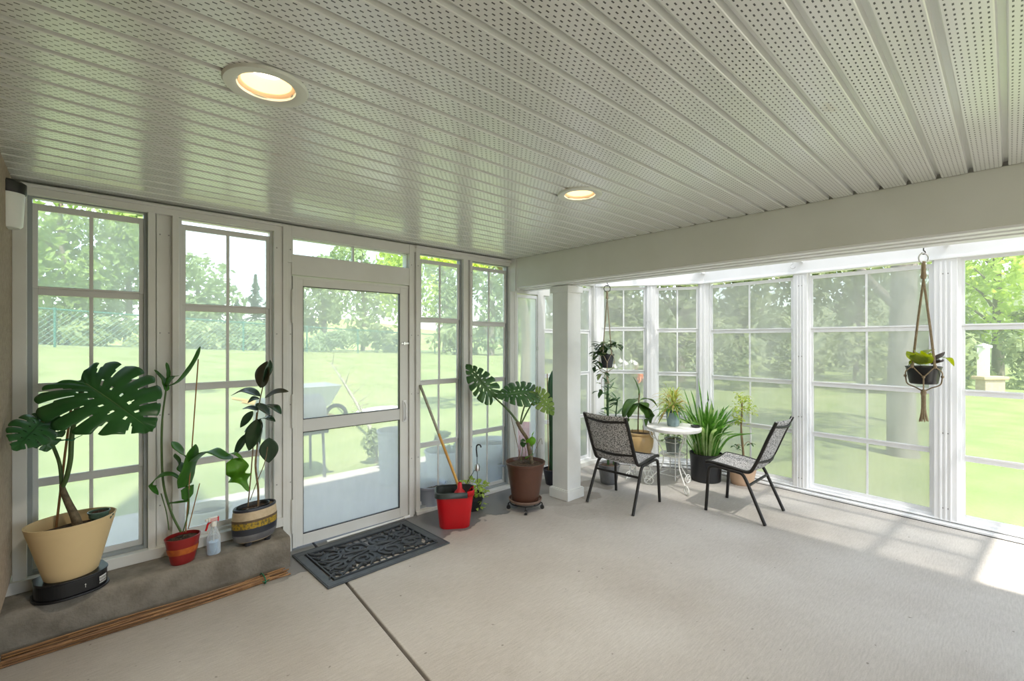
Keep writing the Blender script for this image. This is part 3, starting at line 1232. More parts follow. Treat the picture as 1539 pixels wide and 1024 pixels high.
ang = R(10)
rotp = lambda P: [(x * math.cos(ang) - y * math.sin(ang), x * math.sin(ang) + y * math.cos(ang)) for x, y in P]
tb.prism(rotp(oval(.150, .112)), 0, .012)
tb.prism(rotp(oval(.140, .102)), .012, .082)
tb.prism(rotp(oval(.144, .106)), .082, .092)
tb.build('tray_body', 'black_plastic', e, bevel=.004, smooth=False)
# label sticker, curved onto the front right of the body
lb = MB()
rows = []
for i in range(7):
    t = R(306) + R(24) * i / 6
    x = .1412 * math.copysign(abs(math.cos(t)) ** .8, math.cos(t))
    y = .1035 * math.sin(t) + .03
    (x, y), = rotp([(x, y)])
    rows.append([(x * 1.004, y * 1.01 - .001, .026), (x * 1.004, y * 1.01 - .001, .062)])
lbo = lb.grid(rows).build('label_sticker', 'label_white', e)
bars = MB()
for r in range(0, 6):
    a, b = [Vector(q) for q in rows[r]], [Vector(q) for q in rows[r + 1]]
    for q0, q1 in ((.12, .42), (.55, .62), (.72, .8)):
        A = a[0].lerp(a[1], q0) * 1.002
        B = b[0].lerp(b[1], q0) * 1.002
        A2, B2 = a[0].lerp(a[1], q1) * 1.002, b[0].lerp(b[1], q1) * 1.002
        f = .55 if q0 < .2 else 1
        B, B2 = A.lerp(B, f), A2.lerp(B2, f)
        off = Vector((.0006, -.0012, 0))
        bars.add([A + off, B + off, B2 + off, A2 + off], [(0, 1, 2, 3)])
bars.build('printed_lines', 'black_plastic', lbo, smooth=False)
ar = MB()
fx, fy = rotp([(.035, -.072)])[0]
ar.add([(fx - .004, fy - .0015, .05), (fx + .004, fy - .0012, .05), (fx, fy - .0013, .056)], [(0, 1, 2)])
ar.add([(fx - .001, fy - .0015, .036), (fx + .001, fy - .0015, .036), (fx + .001, fy - .0015, .05), (fx - .001, fy - .0015, .05)], [(0, 1, 2, 3)])
ar.build('printed_arrow', 'label_white', e, smooth=False)

# cream pot with the big monstera
D = 2.40
b = gp(108, D, ZC + .093)
e = empty('potted_monstera', b, 'monstera in a cream plastic pot on the black stand, at far left', 'potted plant')
MB().lathe(potprof(.108, .182, .285, .005), 48, sx=1, sy=.78, rot=R(20)).build('pot', 'cream_plastic', e)
soil_disc(e, .156, .225, 1, .78, R(20))
st = MB()
st.tube(bez(rel(e, [pd(117, 790, D), pd(112, 775, D), pd(103, 757, D), pd(95, 738, D), pd(93, 728, D)]), 18), [.022 - .0007 * i for i in range(17)], 12)
st.build('trunk', 'monstera_stem', e)
s2 = MB()
s2.tube(bez(rel(e, [pd(94, 732, D), pd(100, 718, D), pd(106, 690, D), pd(108, 655, D), pd(116, 612, D - .01), pd(126, 577, D - .03)]), 24), .011, 10)
s2.build('petiole', 'green_stem', e)
s2 = MB()
s2.tube(bez(rel(e, [pd(93, 735, D), pd(90, 700, D), pd(82, 676, D), pd(72, 655, D - .08), pd(64, 634, D - .20)]), 20), .008, 10)
s2.build('petiole', 'green_stem', e)
MB().tube(rel(e, [pd(84, 797, D + .02), pd(98, 680, D + .01), pd(108, 606, D + .01)]), .0055, 8).build('stake', 'bamboo', e)
tie = MB()
c_ = rel(e, [pd(102, 661, D - .005)])[0]
tie.tube([c_ + Vector((.026 * math.cos(a), .018 * math.sin(a), .003 * math.sin(2 * a))) for a in [i * PI / 8 for i in range(16)]], .003, 6, closed=True)
tie.tube([c_ + Vector((.02, -.01, 0)), c_ + Vector((.055, -.012, .018))], .002, 6)
tie.tube([c_ + Vector((-.02, -.01, 0)), c_ + Vector((-.035, -.012, -.002))], .002, 6)
tie.build('tie', 'green_tie', e)
m = MB()
monstera(m, pd(129, 577, D - .03) - b, pd(227, 638, D - .09) - b, Vector((-.1, -.75, .75)), 1.0, .22, 6, 1, .25)
lf_ = m.build('leaf', 'monstera_leaf', e, angle=80, solid=.002)
midrib(pd(129, 577, D - .03) - b, pd(227, 638, D - .09) - b, (-.1, -.75, .75), .22, lf_)
m = MB()
monstera(m, pd(62, 634, D - .20) - b, pd(28, 668, D - .38) - b, Vector((.25, -.8, .55)), .76, .3, 5, 2, .35)
m.build('leaf', 'monstera_leaf', e, angle=80, solid=.002)
m = MB()
monstera(m, pd(64, 635, D - .19) - b, pd(74, 678, D - .20) - b, Vector((.3, -.8, .45)), 1.1, .3, 5, 9, .3)
m.build('leaf', 'monstera_leaf', e, angle=80, solid=.002)
# little green pot resting on the soil
q = pd(150, 770, D - .0)
e2 = empty('small_green_pot', (b.x + .105, b.y + .0, b.z + .245), 'small dark green glazed pot sitting inside the rim of the cream pot', 'small pot')
MB().lathe(potprof(.030, .048, .055, .005), 24).build('bowl', 'green_glaze', e2)
soil_disc(e2, .041, .042)
rgf = MB()
rgf.lathe([(.0001, 0), (.012, .004), (.016, .014), (.011, .024), (.0001, .028)], 14, (.036, -.042, .012))
rgf.lathe([(.0001, 0), (.008, .003), (.010, .009), (.006, .015), (.0001, .018)], 12, (.05, -.035, .026))
rgf.build('knob_figure', 'green_glaze', e2)

# red pot with orchid cactus
D = 2.66
b = gp(273, D, ZC)
b.y = 3.315
b.x = .432
e = empty('potted_orchid_cactus', b, 'orchid cactus with scalloped stems in a red pot with an orange band', 'potted plant')
D = b.x * FW[0] + b.y * FW[1]
MB().lathe(potprof(.060, .092, .155, .005), 40, sx=1, sy=.8, rot=R(15)).build('pot', 'red_glaze', e)
MB().lathe([(.0745, .062), (.0765, .066), (.0822, .095), (.0820, .099)], 40, sx=1, sy=.8, rot=R(15)).build('band', 'orange_band', e)
soil_disc(e, .084, .135, 1, .8, R(15))
st = MB()
P = lambda x, y, dd=0: pd(x, y, D + dd) - b
st.tube(bez([P(272, 800), P(258, 772), P(246, 730), P(243, 680), P(244, 630), P(249, 590), P(251, 568)], 30), [.0062] * 20 + [.005] * 11, 8)
st.tube(bez([P(275, 800), P(283, 770), P(284, 748), P(283, 735)], 12), .0035, 8)
st.tube(bez([P(254, 797), P(250, 770), P(242, 742)], 10), .003, 8)
st.build('stem', 'green_stem', e)
sk = MB()
sk.tube([P(279, 800, .02), P(288, 680, .02), P(298, 540, .01)], .0035, 7)
sk.tube([P(283, 795, .0), P(300, 727, .0)], .0026, 6)
sk.build('stake', 'bamboo', e)
epi_w = lambda t: (.55 + .45 * math.sin(PI * t)) * (1 - max(0, (t - .88) / .12) ** 2 * .9) * (min(1, t / .08 + .25))
for pts, w, mt, up in (
        ([P(251, 588), P(246, 572), P(232, 556, -.02)], .05, 'epi_leaf', None),
        ([P(250, 580), P(258, 568), P(268, 565)], .05, 'epi_leaf', None),
        ([P(250, 582), P(268, 574), P(285, 554), P(295, 537), P(301, 521)], .042, 'epi_leaf', None),
        ([P(252, 575), P(253, 560), P(250, 545)], .03, 'epi_leaf', None),
        ([P(281, 752), P(280, 725), P(287, 700), P(294, 668)], .135, 'epi_leaf', None),
        ([P(283, 715, .02), P(270, 700, .02), P(263, 682, .0)], .08, 'epi_leaf', None),
        ([P(282, 690), P(272, 680, -.02), P(258, 664, -.03)], .10, 'epi_leaf', None),
        ([P(284, 700, .02), P(300, 686, 0), P(318, 678, -.02), P(338, 688, -.03), P(350, 690, -.03)], .10, 'epi_leaf', None),
        ([P(340, 685, -.03), P(352, 682, -.03), P(364, 690, -.03)], .04, 'epi_bright', None),
        ([P(350, 690, -.03), P(357, 705, -.05), P(362, 722, -.06), P(373, 739, -.06)], .125, 'epi_bright', None),
        ([P(273, 722), P(258, 713, -.03), P(240, 716, -.05), P(229, 730, -.05), P(238, 744, -.04)], .045, 'epi_leaf', (0, -.3, 1)),
        ([P(252, 757), P(268, 755, -.02), P(285, 753)], .018, 'epi_leaf', (0, -.5, 1))):
    m = MB()
    leaf(m, pts, w, up, epi_w, .12, 30, 4, .025 if mt == 'epi_bright' else .07, 1.3 if mt == 'epi_bright' else 2.6)
    m.build('leaf', mt, e, angle=80, solid=.003)

# spray bottle
b = Vector((.588, 3.315, ZC))
e = empty('spray_bottle', b, 'clear spray bottle with red and white trigger between the red and striped pots', 'spray bottle')
MB().lathe([(.0001, 0), (.030, 0), (.035, .006), (.035, .10), (.030, .115), (.018, .150), (.013, .165), (.013, .178)], 28, sx=1.05, sy=.8).build('bottle_body', 'clear_bottle', e)
MB().lathe([(.0001, .003), (.031, .003), (.033, .009), (.033, .075), (.0001, .075)], 28, sx=1.05, sy=.8).build('water', 'bottle_water', e)
MB().tube([(0, 0, .02), (0, 0, .17)], .0022, 6).build('dip_tube', 'white_metal', e)
MB().lathe([(.016, .170), (.016, .192), (.012, .196)], 20).build('collar', 'white_metal', e)
MB().box((-.030, -.011, .198), (.022, .011, .226)).box((-.045, -.008, .205), (-.028, .008, .220)).lathe([(.011, .19), (.011, .2)], 12).build('spray_head', 'white_metal', e, bevel=.005)
tg = MB()
tg.tube(bez([(-.012, 0, .200), (-.030, 0, .188), (-.036, 0, .165), (-.042, 0, .150)], 10), [.006] * 12, 8)
tg.box((.018, -.0115, .196), (.026, .0115, .224))
for z in (.203, .210, .217):
    tg.box((-.02, -.0118, z), (.018, -.0108, z + .003))
tg.build('trigger', 'red_plastic', e, bevel=.001)

# striped oval pot with rubber plant
b = Vector((.822, 3.345, ZC))
D = b.x * FW[0] + b.y * FW[1]
P = lambda x, y, dd=0: pd(x, y, D + dd) - b
e = empty('potted_rubber_plant', b, 'rubber plant in a striped oval ceramic pot at the right end of the ledge', 'potted plant')
SX, SY, RO = 1.0, .62, R(12)
H_ = .232
body = [(.0001, .022), (.105, .022), (.120, .030), (.133, .06), (.1375, .11), (.1375, .16), (.134, .20), (.130, .225), (.127, H_), (.121, H_), (.118, .2), (.112, .18)]
MB().lathe(body, 56, sx=SX, sy=SY, rot=RO).build('pot', 'ceramic_cream', e)


def band(z0, z1, mt, name='band', off=.0012):
    pr = []
    n = 8
    for i in range(n + 1):
        z = z0 + (z1 - z0) * i / n
        for (r0, a), (r1, c) in zip(body[1:], body[2:9]):
            if a <= z <= c and c > a:
                pr.append((r0 + (r1 - r0) * (z - a) / (c - a) + off, z))
                break
    mb = MB().lathe([(pr[0][0] - off * 1.5, pr[0][1])] + pr + [(pr[-1][0] - off * 1.5, pr[-1][1])], 56, sx=SX, sy=SY, rot=RO)
    return mb.build(name, mt, e)


band(.153, .168, 'ceramic_brown', 'stripe')
band(.115, .153, 'ceramic_gold', 'stripe')
band(.075, .115, 'ceramic_navy', 'stripe')
band(.031, .075, 'ceramic_grey', 'stripe')
rm = MB().lathe([(.131, H_ - .012), (.1325, H_ - .006), (.1285, H_ + .003), (.120, H_ + .003), (.118, H_ - .01)], 56, sx=SX, sy=SY, rot=RO)
rm.build('rim', 'ceramic_navy', e)
for i in range(4):
    ft = MB()
    a = PI / 4 + i * PI / 2
    x, y = .085 * math.cos(a) * SX, .085 * math.sin(a) * SY
    x, y = x * math.cos(RO) - y * math.sin(RO), x * math.sin(RO) + y * math.cos(RO)
    ft.lathe([(.0001, 0), (.018, 0), (.022, .01), (.024, .026)], 14, (x, y, 0))
    ft.build('foot', 'ceramic_navy', e)
li = MB().lathe([(.09, .19), (.106, .236), (.103, .239), (.098, .236), (.088, .2)], 40, (-.012, 0, 0), SX, SY, RO)
li.build('inner_pot', 'black_plastic', e)
soil_disc(e, .096, .214, SX, SY, RO)
st = MB()
st.tube(bez([P(388, 768), P(388, 735), P(384, 700), P(387, 665), P(385, 640), P(390, 605), P(396, 578)], 24), [.0065] * 10 + [.005] * 8 + [.0035] * 7, 8)
st.tube(bez([P(372, 768), P(377, 715), P(381, 665), P(386, 620)], 16), .004, 8)
st.tube(bez([P(376, 752), P(386, 725), P(398, 695), P(402, 672)], 14), .0025, 7)
st.build('stem', 'woody_stem', e)
rub = lambda t: math.sin(PI * t ** .85) ** .8
for (p0, p1, wpx, mt, up, sag) in (
        ((391, 583), (402, 543), 28, 'rubber_under', (-.9, -.5, .2), 0), ((397, 575), (406, 541), 20, 'rubber_leaf', (.6, -.8, .3), 0),
        ((391, 596), (347, 595), 20, 'rubber_leaf', (0, -.35, 1), 8), ((390, 599), (372, 606), 10, 'rubber_leaf', (0, -.5, 1), 3), ((398, 598), (434, 589), 17, 'rubber_under', (0, -.5, 1), 4),
        ((386, 606), (405, 625), 22, 'rubber_leaf', None, 0), ((402, 608), (423, 623), 15, 'rubber_leaf', (.2, -.6, .7), 3),
        ((388, 617), (364, 615), 12, 'rubber_leaf', (0, -.4, 1), 3), ((380, 618), (361, 643), 12, 'rubber_leaf', (-.6, -.7, .3), 0),
        ((384, 638), (367, 650), 9, 'rubber_leaf', (0, -.5, 1), 2), ((388, 632), (414, 634), 14, 'rubber_leaf', (0, -.4, 1), 5),
        ((388, 630), (374, 678), 22, 'rubber_leaf', (-.5, -.8, .1), 0), ((392, 630), (391, 668), 22, 'rubber_leaf', None, 0),
        ((404, 658), (404, 696), 25, 'rubber_leaf', (-.2, -.9, .25), 0), ((371, 652), (352, 685), 12, 'rubber_leaf', (-.7, -.6, .2), 0)):
    m = MB()
    dd = rnd.uniform(-.05, .05)
    mid = ((p0[0] + p1[0]) / 2, (p0[1] + p1[1]) / 2 - sag)
    leaf(m, [P(*p0, dd * .3), P(*mid, dd), P(*p1, dd * 1.3)], wpx * D / FPX * 1.05, up, rub, .18, 16, 4)
    m.build('leaf', mt, e, angle=80, solid=.0016)

# bundle of canes on the floor along the ledge
e = empty('cane_bundle', (.35, 3.17, 0), 'bundle of thin brown bamboo canes lying along the concrete ledge', 'bamboo canes')
rg = random.Random(11)
for i in range(30):
    y0, y1 = rg.uniform(-.085, .040), rg.uniform(-.055, .030)
    lay = i % 3
    z = .006 + .0085 * lay
    x0, x1 = -.63 + rg.uniform(0, .01), .60 + rg.uniform(-.10, .045)
    bend = rg.uniform(-.02, .02)
    y0 *= 1.0 - .2 * lay
    pts = bez([(x0, y0 + .03, z), (-.2, (y0 + .03) * .6 + y1 * .4 + bend, z), (.2, (y0 * .3 + y1 * .7) + bend * .5, z), (x1, y1 + .02, z)], 12)
    MB().tube(pts, .0036 + rg.uniform(0, .0014), 6).build('cane', ('cane', 'bamboo', 'cane_dark', 'cane')[i % 4], e)
tie = MB()
tie.tube([Vector((.475, .0 + .058 * math.cos(a), .02 + .022 * math.sin(a))) for a in [i * PI / 8 for i in range(16)]], .004, 6, closed=True)
tie.tube([(.475, -.055, .02), (.49, -.075, .035)], .003, 6)
tie.tube([(.475, -.055, .02), (.455, -.07, .032)], .003, 6)
tie.build('tie', 'green_tie', e)

# ---------------------------------------------------------------- door mat
e = empty('door_mat', (1.53, 3.115, 0), 'black rubber door mat with raised scrollwork in front of the door', 'door mat', rz=R(1.5))
MX, MY = .455, .305
mt_ = MB()
for a, b_ in (((-MX, -MY), (MX, -MY + .06)), ((-MX, MY - .06), (MX, MY)), ((-MX, -MY + .06), (-MX + .06, MY - .06)), ((MX - .06, -MY + .06), (MX, MY - .06))):
    mt_.box((a[0], a[1], .001), (b_[0], b_[1], .010))
mt_.build('border', 'rubber_light', e, smooth=False, bevel=.002)
ed = MB()
for k, ins in ((0, .068), (1, .006)):
    x, y = MX - ins, MY - ins
    w_ = .010 if k == 0 else .006
    zt = .017 if k == 0 else .012
    ed.box((-x, -y, .002), (x, -y + w_, zt)).box((-x, y - w_, .002), (x, y, zt)).box((-x, -y + w_, .002), (-x + w_, y - w_, zt)).box((x - w_, -y + w_, .002), (x, y - w_, zt))
ed.build('raised_edge', 'rubber', e, smooth=False, bevel=.002)
scw = MB()


def spiral(cx, cy, r, a0, turns, sgn, tail=None, w=.011):
    pts = []
    n = int(30 * turns)
    for i in range(n + 1):
        t = i / n
        rr = r * (1 - .80 * t)
        a = a0 + sgn * 2 * PI * turns * t
        pts.append(Vector((cx + rr * math.cos(a), cy + rr * math.sin(a), .010)))
    if tail:
        pts = bez([Vector((*tail, .010)), (Vector((*tail, .010)) + pts[0]) * .5 + Vector((.01, .012, 0)), pts[0]], 8)[:-1] + pts
    rad = [w * (.8 + .25 * math.sin(PI * i / len(pts))) for i in range(len(pts))]
    b0 = len(scw.v)
    scw.tube(pts, rad, 8)
    scw.v[b0:] = [(x, y, .010 + (z - .010) * .7) for x, y, z in scw.v[b0:]]


for sx in (-1, 1):
    for (cx, cy, r, a0, s) in ((.09, -.09, .085, PI * .9, 1), (.11, .10, .082, PI * 1.2, -1), (.265, -.075, .075, 0, 1), (.285, .085, .07, .2, -1), (.0, .0, .045, 1, 1)):
        if sx < 0:
            spiral(-cx - .005, -cy * .95, r, a0 + PI, 1.35, s, (-.02 * cx, .01))
        else:
            spiral(cx, cy, r, a0, 1.35, s, (.19, .0))
    for k in range(7):
        x = sx * (.05 + .047 * k)
        sg = 1 if k % 2 else -1
        pts = bez([Vector((x, sg * .19, .01)), Vector((x + sx * .02, sg * .165, .01)), Vector((x + sx * .055, sg * .185, .01)), Vector((x + sx * .075, sg * .21, .01))], 9)
        scw.tube(pts, [.006, .009, .012, .012, .011, .010, .009, .008, .006, .004][:len(pts)], 7)
    for k in range(5):
        y = -.18 + .09 * k
        pts = bez([Vector((sx * .34, y, .01)), Vector((sx * .355, y + .03, .01)), Vector((sx * .37, y + .06, .01))], 6)
        scw.tube(pts, [.010] * len(pts), 7)
        pts = bez([Vector((sx * .19, y * .6, .01)), Vector((sx * .215, y * .8 + .01, .01)), Vector((sx * .2, y + .03, .01))], 6)
        scw.tube(pts, [.008] * len(pts), 7)
scw.build('scrollwork', 'rubber', e)
wb = MB()
for sx in (-1, 1):
    for (cx, cy, r_) in ((.09, -.09, .095), (.11, .10, .09), (.265, -.075, .082), (.285, .085, .08), (.19, .0, .05), (.03, .0, .05), (.365, .0, .035)):
        n_ = 20
        wb.prism([(sx * cx + r_ * math.cos(2 * PI * i / n_), cy + r_ * .95 * math.sin(2 * PI * i / n_)) for i in range(n_)], .0012 + .0002 * len(wb.f) / 60, .005 + .0002 * len(wb.f) / 60)
for k in range(-7, 8):
    wb.box((k * .052 - .006, -.235, .001), (k * .052 + .006, .235, .0046))
for k in (-.17, 0, .17):
    wb.box((-.385, k - .006, .0011), (.385, k + .006, .0044))
wb.build('web', 'rubber', e, smooth=False)
# ---------------------------------------------------------------- red bucket, mop, hanging basket behind
b = Vector((2.225, 3.085, 0))
e = empty('mop_bucket', b, 'red plastic mop bucket with a black rim beside the window wall', 'bucket')


def rrect(a, b_, n=6, rr=.06):
    out = []
    for cx, cy, t0 in ((a - rr, b_ - rr, 0), (-a + rr, b_ - rr, PI / 2), (-a + rr, -b_ + rr, PI), (a - rr, -b_ + rr, 1.5 * PI)):
        for i in range(n + 1):
            t = t0 + PI / 2 * i / n
            out.append((cx + rr * math.cos(t), cy + rr * math.sin(t)))
    return out


bro = R(-34)
cb_, sb_ = math.cos(bro), math.sin(bro)
rot2 = lambda P: [(x * cb_ - y * sb_, x * sb_ + y * cb_) for x, y in P]
bk = MB()
levels = [(.118, .085, 0), (.122, .089, .01), (.150, .112, .27), (.152, .114, .285), (.149, .111, .286)]
rings = []
for a, c, z in levels:
    rings.append([(x, y, z) for x, y in rot2(rrect(a, c))])
for r_ in rings:
    r_.append(r_[0])
bk.grid(rings)
bk.f.append(tuple(range(len(rings[0]) - 1))[::-1])
bk.build('tub', 'red_plastic', e)
lin = MB()
lr = [[(x, y, z) for x, y in rot2(rrect(a, c))] for a, c, z in ((.147, .109, .286), (.144, .106, .26), (.114, .081, .012))]
for q in lr:
    q.append(q[0])
lin.grid(lr[::-1])
lin.f.append(tuple(range(len(lr[0]) - 1)))
lin.build('liner', 'rim_plastic', e)
rim = MB()
rp = rot2(rrect(.155, .117, 8))
rr_ = []
for (x, y) in rp + rp[:1]:
    rr_.append([(x * .985, y * .985, .252), (x * 1.035, y * 1.035, .254), (x * 1.04, y * 1.04, .290), (x * .97, y * .97, .296), (x * .93, y * .93, .285)])
n_ = len(rr_)
# rim leaves out the spout side so the red lip shows
keep = []
rim.grid([rr_[i] for i in range(n_) if True])
nf = []
for i in range(n_ - 1):
    x, y, _ = rr_[i][0]
    if .35 * x - .94 * y > .088 and x > -.03:
        continue
    for j in range(4):
        nf.append((i * 5 + j, (i + 1) * 5 + j, (i + 1) * 5 + j + 1, i * 5 + j + 1))
rim.f = nf
rim.build('rim', 'rim_plastic', e, solid=.003)
sp = MB()
sp.grid([[(x * 1.0, y * 1.0, .26), (x * 1.03, y * 1.03, .287 + .028 * math.exp(-((x - .05) ** 2 + (y + .11) ** 2) / .006)), (x * .98, y * .98, .28)] for x, y in rp if .35 * x - .94 * y > .075 and x > -.04])
sp.build('spout_lip', 'red_plastic', e, solid=.004)
e2 = empty('mop', pd(691, 735, 3.80), 'mop standing in the red bucket, long grey and yellow handle leaning on the window', 'mop')
o0 = e2.location.copy()
top = pd(631, 580, .68 * 2.155 + .7327 * 3.475)
top.y = 3.475
mid = o0.lerp(top, .52)
MB().tube([o0 - o0, mid - o0], .0115, 10).build('handle', 'wood_handle', e2)
MB().tube([mid - o0, top - o0], .0118, 10).lathe([(.012, 0), (.013, .01), (.0001, .014)], 10, tuple(top - o0 - Vector((0, 0, .004)))).build('handle_sleeve', 'handle_grey', e2)
MB().lathe([(.05, -.09), (.055, -.05), (.042, -.02), (.022, .0), (.016, .05), (.012, .055)], 18).build('mop_head', 'red_plastic', e2)
sg_ = MB()
for i in range(26):
    a = 2 * PI * i / 26
    r1 = .05 + .012 * rnd.random()
    sg_.tube(bez([(.03 * math.cos(a), .03 * math.sin(a), -.05), (r1 * math.cos(a), r1 * math.sin(a), -.10), (r1 * .9 * math.cos(a + .2), r1 * .9 * math.sin(a + .2), -.20)], 6), .006, 5)
sg_.build('mop_strands', 'ceramic_grey', e2)

bq = Vector((2.545, 3.285, 0))
e = empty('hanging_basket_plant', bq, 'lime-leaved plant in a black basket with hook and wires behind the red bucket', 'potted plant')
MB().lathe(potprof(.085, .125, .13, .004), 28).build('pot', 'black_plastic', e)
soil_disc(e, .118, .112)
Dq = bq.x * FW[0] + bq.y * FW[1]
Q = lambda x, y, dd=0: pd(x, y, Dq + dd) - bq
wi = MB()
hk = Q(717, 700)
wi.tube([Q(700, 729), hk], .003, 6)
wi.tube([Q(718, 738, -.02), hk], .003, 6)
wi.tube([Vector((.0, .12, .13)), hk], .0022, 6)
wi.build('wire', 'black_metal', e)
hh = MB()
hp = Q(717, 687)
hh.tube([hp, Q(716, 676)] + arc3(Q(719.5, 672), .020, PI, -.2, (RT[0], RT[1], 0), (0, 0, 1), 12), .0065, 8)
hh.tube([hk, hp], .003, 8)
hh.build('hook', 'black_metal', e)
pu = MB()
pu.lathe([(.0001, -.048), (.024, -.045), (.025, -.012), (.015, .014), (.0001, .016)], 14, tuple(hk))
pu.build('pulley', 'steel', e)
fo_ = MB()
for i in range(85):
    a = rnd.uniform(0, 2 * PI)
    rr = rnd.uniform(.02, .15)
    c = Vector((rr * math.cos(a), rr * math.sin(a) * .9, .16 + rnd.uniform(0, .11) - rr * .45))
    d = Vector((math.cos(a), math.sin(a), rnd.uniform(-.4, .9))).normalized() * rnd.uniform(.035, .06)
    leaf(fo_, [c, c + d * .6 + Vector((0, 0, .008)), c + d], .028, (0, -.3, 1), None, .2, 5, 1)
for i in range(34):
    c = Q(721 + rnd.uniform(-9, 10), rnd.uniform(732, 765), rnd.uniform(-.1, -.02))
    d = Vector((rnd.uniform(-1, 1), rnd.uniform(-1, .2), rnd.uniform(-.9, .4))).normalized() * .045
    leaf(fo_, [c, c + d * .6 + Vector((0, 0, .006)), c + d], .026, None, None, .2, 5, 1)
fo_.build('foliage', 'lime_leaf', e, angle=80)

# ---------------------------------------------------------------- brown pot monstera on its rolling caddy
D = 4.14
pc = gp(789.5, D)
e = empty('plant_caddy', pc, 'black wrought-iron rolling caddy under the brown pot', 'plant caddy')
cm_ = MB()
cm_.tube([Vector((.135 * math.cos(a), .135 * math.sin(a), .062)) for a in [i * 2 * PI / 32 for i in range(32)]], .006, 8, closed=True)
for a in (0, PI / 2):
    cm_.tube([(.135 * math.cos(a), .135 * math.sin(a), .062), (-.135 * math.cos(a), -.135 * math.sin(a), .062)], .005, 8)
cm_.build('ring_frame', 'black_metal', e)
for i in range(4):
    a = R(-133 + 90 * i)
    u = Vector((math.cos(a), math.sin(a), 0))
    lg = MB()
    lg.tube(bez([u * .132 + Vector((0, 0, .062)), u * .150 + Vector((0, 0, .050)), u * .150 + Vector((0, 0, .028)), u * .135 + Vector((0, 0, .024))], 12), .005, 8)
    lo = lg.build('leg', 'black_metal', e)
    w = MB()
    v = Vector((-u.y, u.x, 0))
    w.tube([u * .150 + v * -.012 + Vector((0, 0, .018)), u * .150 + v * .012 + Vector((0, 0, .018))], .018, 16)
    w.build('wheel', 'black_plastic', lo)
sa = MB().lathe([(.0001, .068), (.125, .068), (.142, .078), (.150, .100), (.145, .101), (.136, .083), (.0001, .076)], 40).build('pot_saucer', 'saucer_clay', origin=(0, 0, 0))
sa.location = (pc.x, pc.y, 0)
tag(sa, 'round clay saucer between the brown pot and its iron caddy', 'saucer')
b = Vector((pc.x, pc.y, .0785))
e = empty('potted_monstera', b, 'monstera in a tall brown plastic pot beside the square post', 'potted plant')
MB().lathe(potprof(.118, .172, .345, .006, .010), 48).build('pot', 'brown_plastic', e)
soil_disc(e, .158, .318)
P = lambda x, y, dd=0: pd(x, y, D + dd) - b
st = MB()
st.tube(bez([P(799, 697), P(796, 680), P(792, 660), P(783, 646), P(777, 634)], 18), [.019] * 8 + [.016] * 10, 10)
st.build('trunk', 'monstera_stem', e)
PET = [(bez([P(779, 636), P(765, 618), P(748, 602), P(737, 592)], 14), [.010] * 6 + [.0075] * 9),
    (bez([P(782, 637), P(785, 622), P(790, 606), P(796, 590, .02)], 12), .007),
    (bez([P(783, 638), P(792, 620), P(801, 604), P(808, 590)], 12), .007),
    (bez([P(800, 690), P(800, 675), P(799, 668)], 8), .004),
    (bez([P(783, 693), P(785, 680), P(786, 672)], 8), .003)]
for c_, r_ in PET:
    MB().tube(c_, r_, 8).build('petiole', 'green_stem', e)
sk = MB()
sk.tube([P(783, 692, .03), P(768, 626, .06)], .003, 6)
sk.tube(bez([P(800, 690, .02), P(812, 660, .02), P(815, 668, .02)], 8), .0022, 6)
for q in ((779, 690, 781, 655), (790, 690, 786, 665), (793, 692, 802, 662)):
    sk.tube(bez([P(q[0], q[1]), P((q[0] + q[2]) / 2 + 2, (q[1] + q[3]) / 2), P(q[2], q[3])], 8), .003, 6)
sk.build('aerial_roots', 'woody_stem', e)
for bs, tp_, nr, w, mt, sd in (
        (P(737, 592, -.02), P(702, 546, -.02), (-.55, -.6, .55), .66, 'monstera_pale', 4),
        (P(797, 589, .02), P(748, 592, -.10), (-.45, -.5, .75), .92, 'monstera_pale', 5),
        (P(807, 592, .02), P(834, 622, -.06), (-.35, -.75, .5), .80, 'monstera_young', 6)):
    m = MB()
    monstera(m, bs, tp_, nr, w, .25, 7, sd, .25)
    midrib(bs, tp_, nr, .25, m.build('leaf', mt, e, angle=80, solid=.002), .003)
for pts, w, mt in (([P(798, 672), P(799, 660, -.03), P(803, 648, -.03)], .10, 'epi_bright'), ([P(786, 673), P(786, 665, -.02), P(786, 659)], .055, 'trail_dark'), ([P(790, 690, -.05), P(795, 686, -.08), P(804, 682, -.08)], .05, 'small_green')):
    m = MB()
    leaf(m, pts, w, None, None, .2, 12, 3)
    m.build('leaf', mt, e, angle=80)

# tall cactus by the wall, half hidden behind the post
cp = gp(831, 4.86)
b = Vector((cp.x, cp.y, 0))
e = empty('potted_cactus', b, 'tall slim cactus in a dark pot, half hidden behind the square post', 'potted plant')
MB().lathe(potprof(.075, .105, .16, .005), 28).build('pot', 'ceramic_navy', e)
soil_disc(e, .097, .142)
ca = MB()
rows = []
for i in range(30):
    z = .14 + (1.19 - .14) * i / 29
    rr = .040 if i < 26 else .040 * math.cos((i - 25) / 4.1 * PI / 2)
    rows.append([(max(rr, .002) * (1 + .22 * (k % 2)) * math.cos(2 * PI * k / 16) + .012 * math.sin(z * 4), max(rr, .002) * (1 + .22 * (k % 2)) * math.sin(2 * PI * k / 16), z) for k in range(17)])
ca.grid(rows)
ca.build('stem', 'cactus', e)
MB().tube([(-.045, .02, .14), (-.055, .03, 1.16)], .005, 6).build('stake', 'bamboo', e)

# ---------------------------------------------------------------- chairs


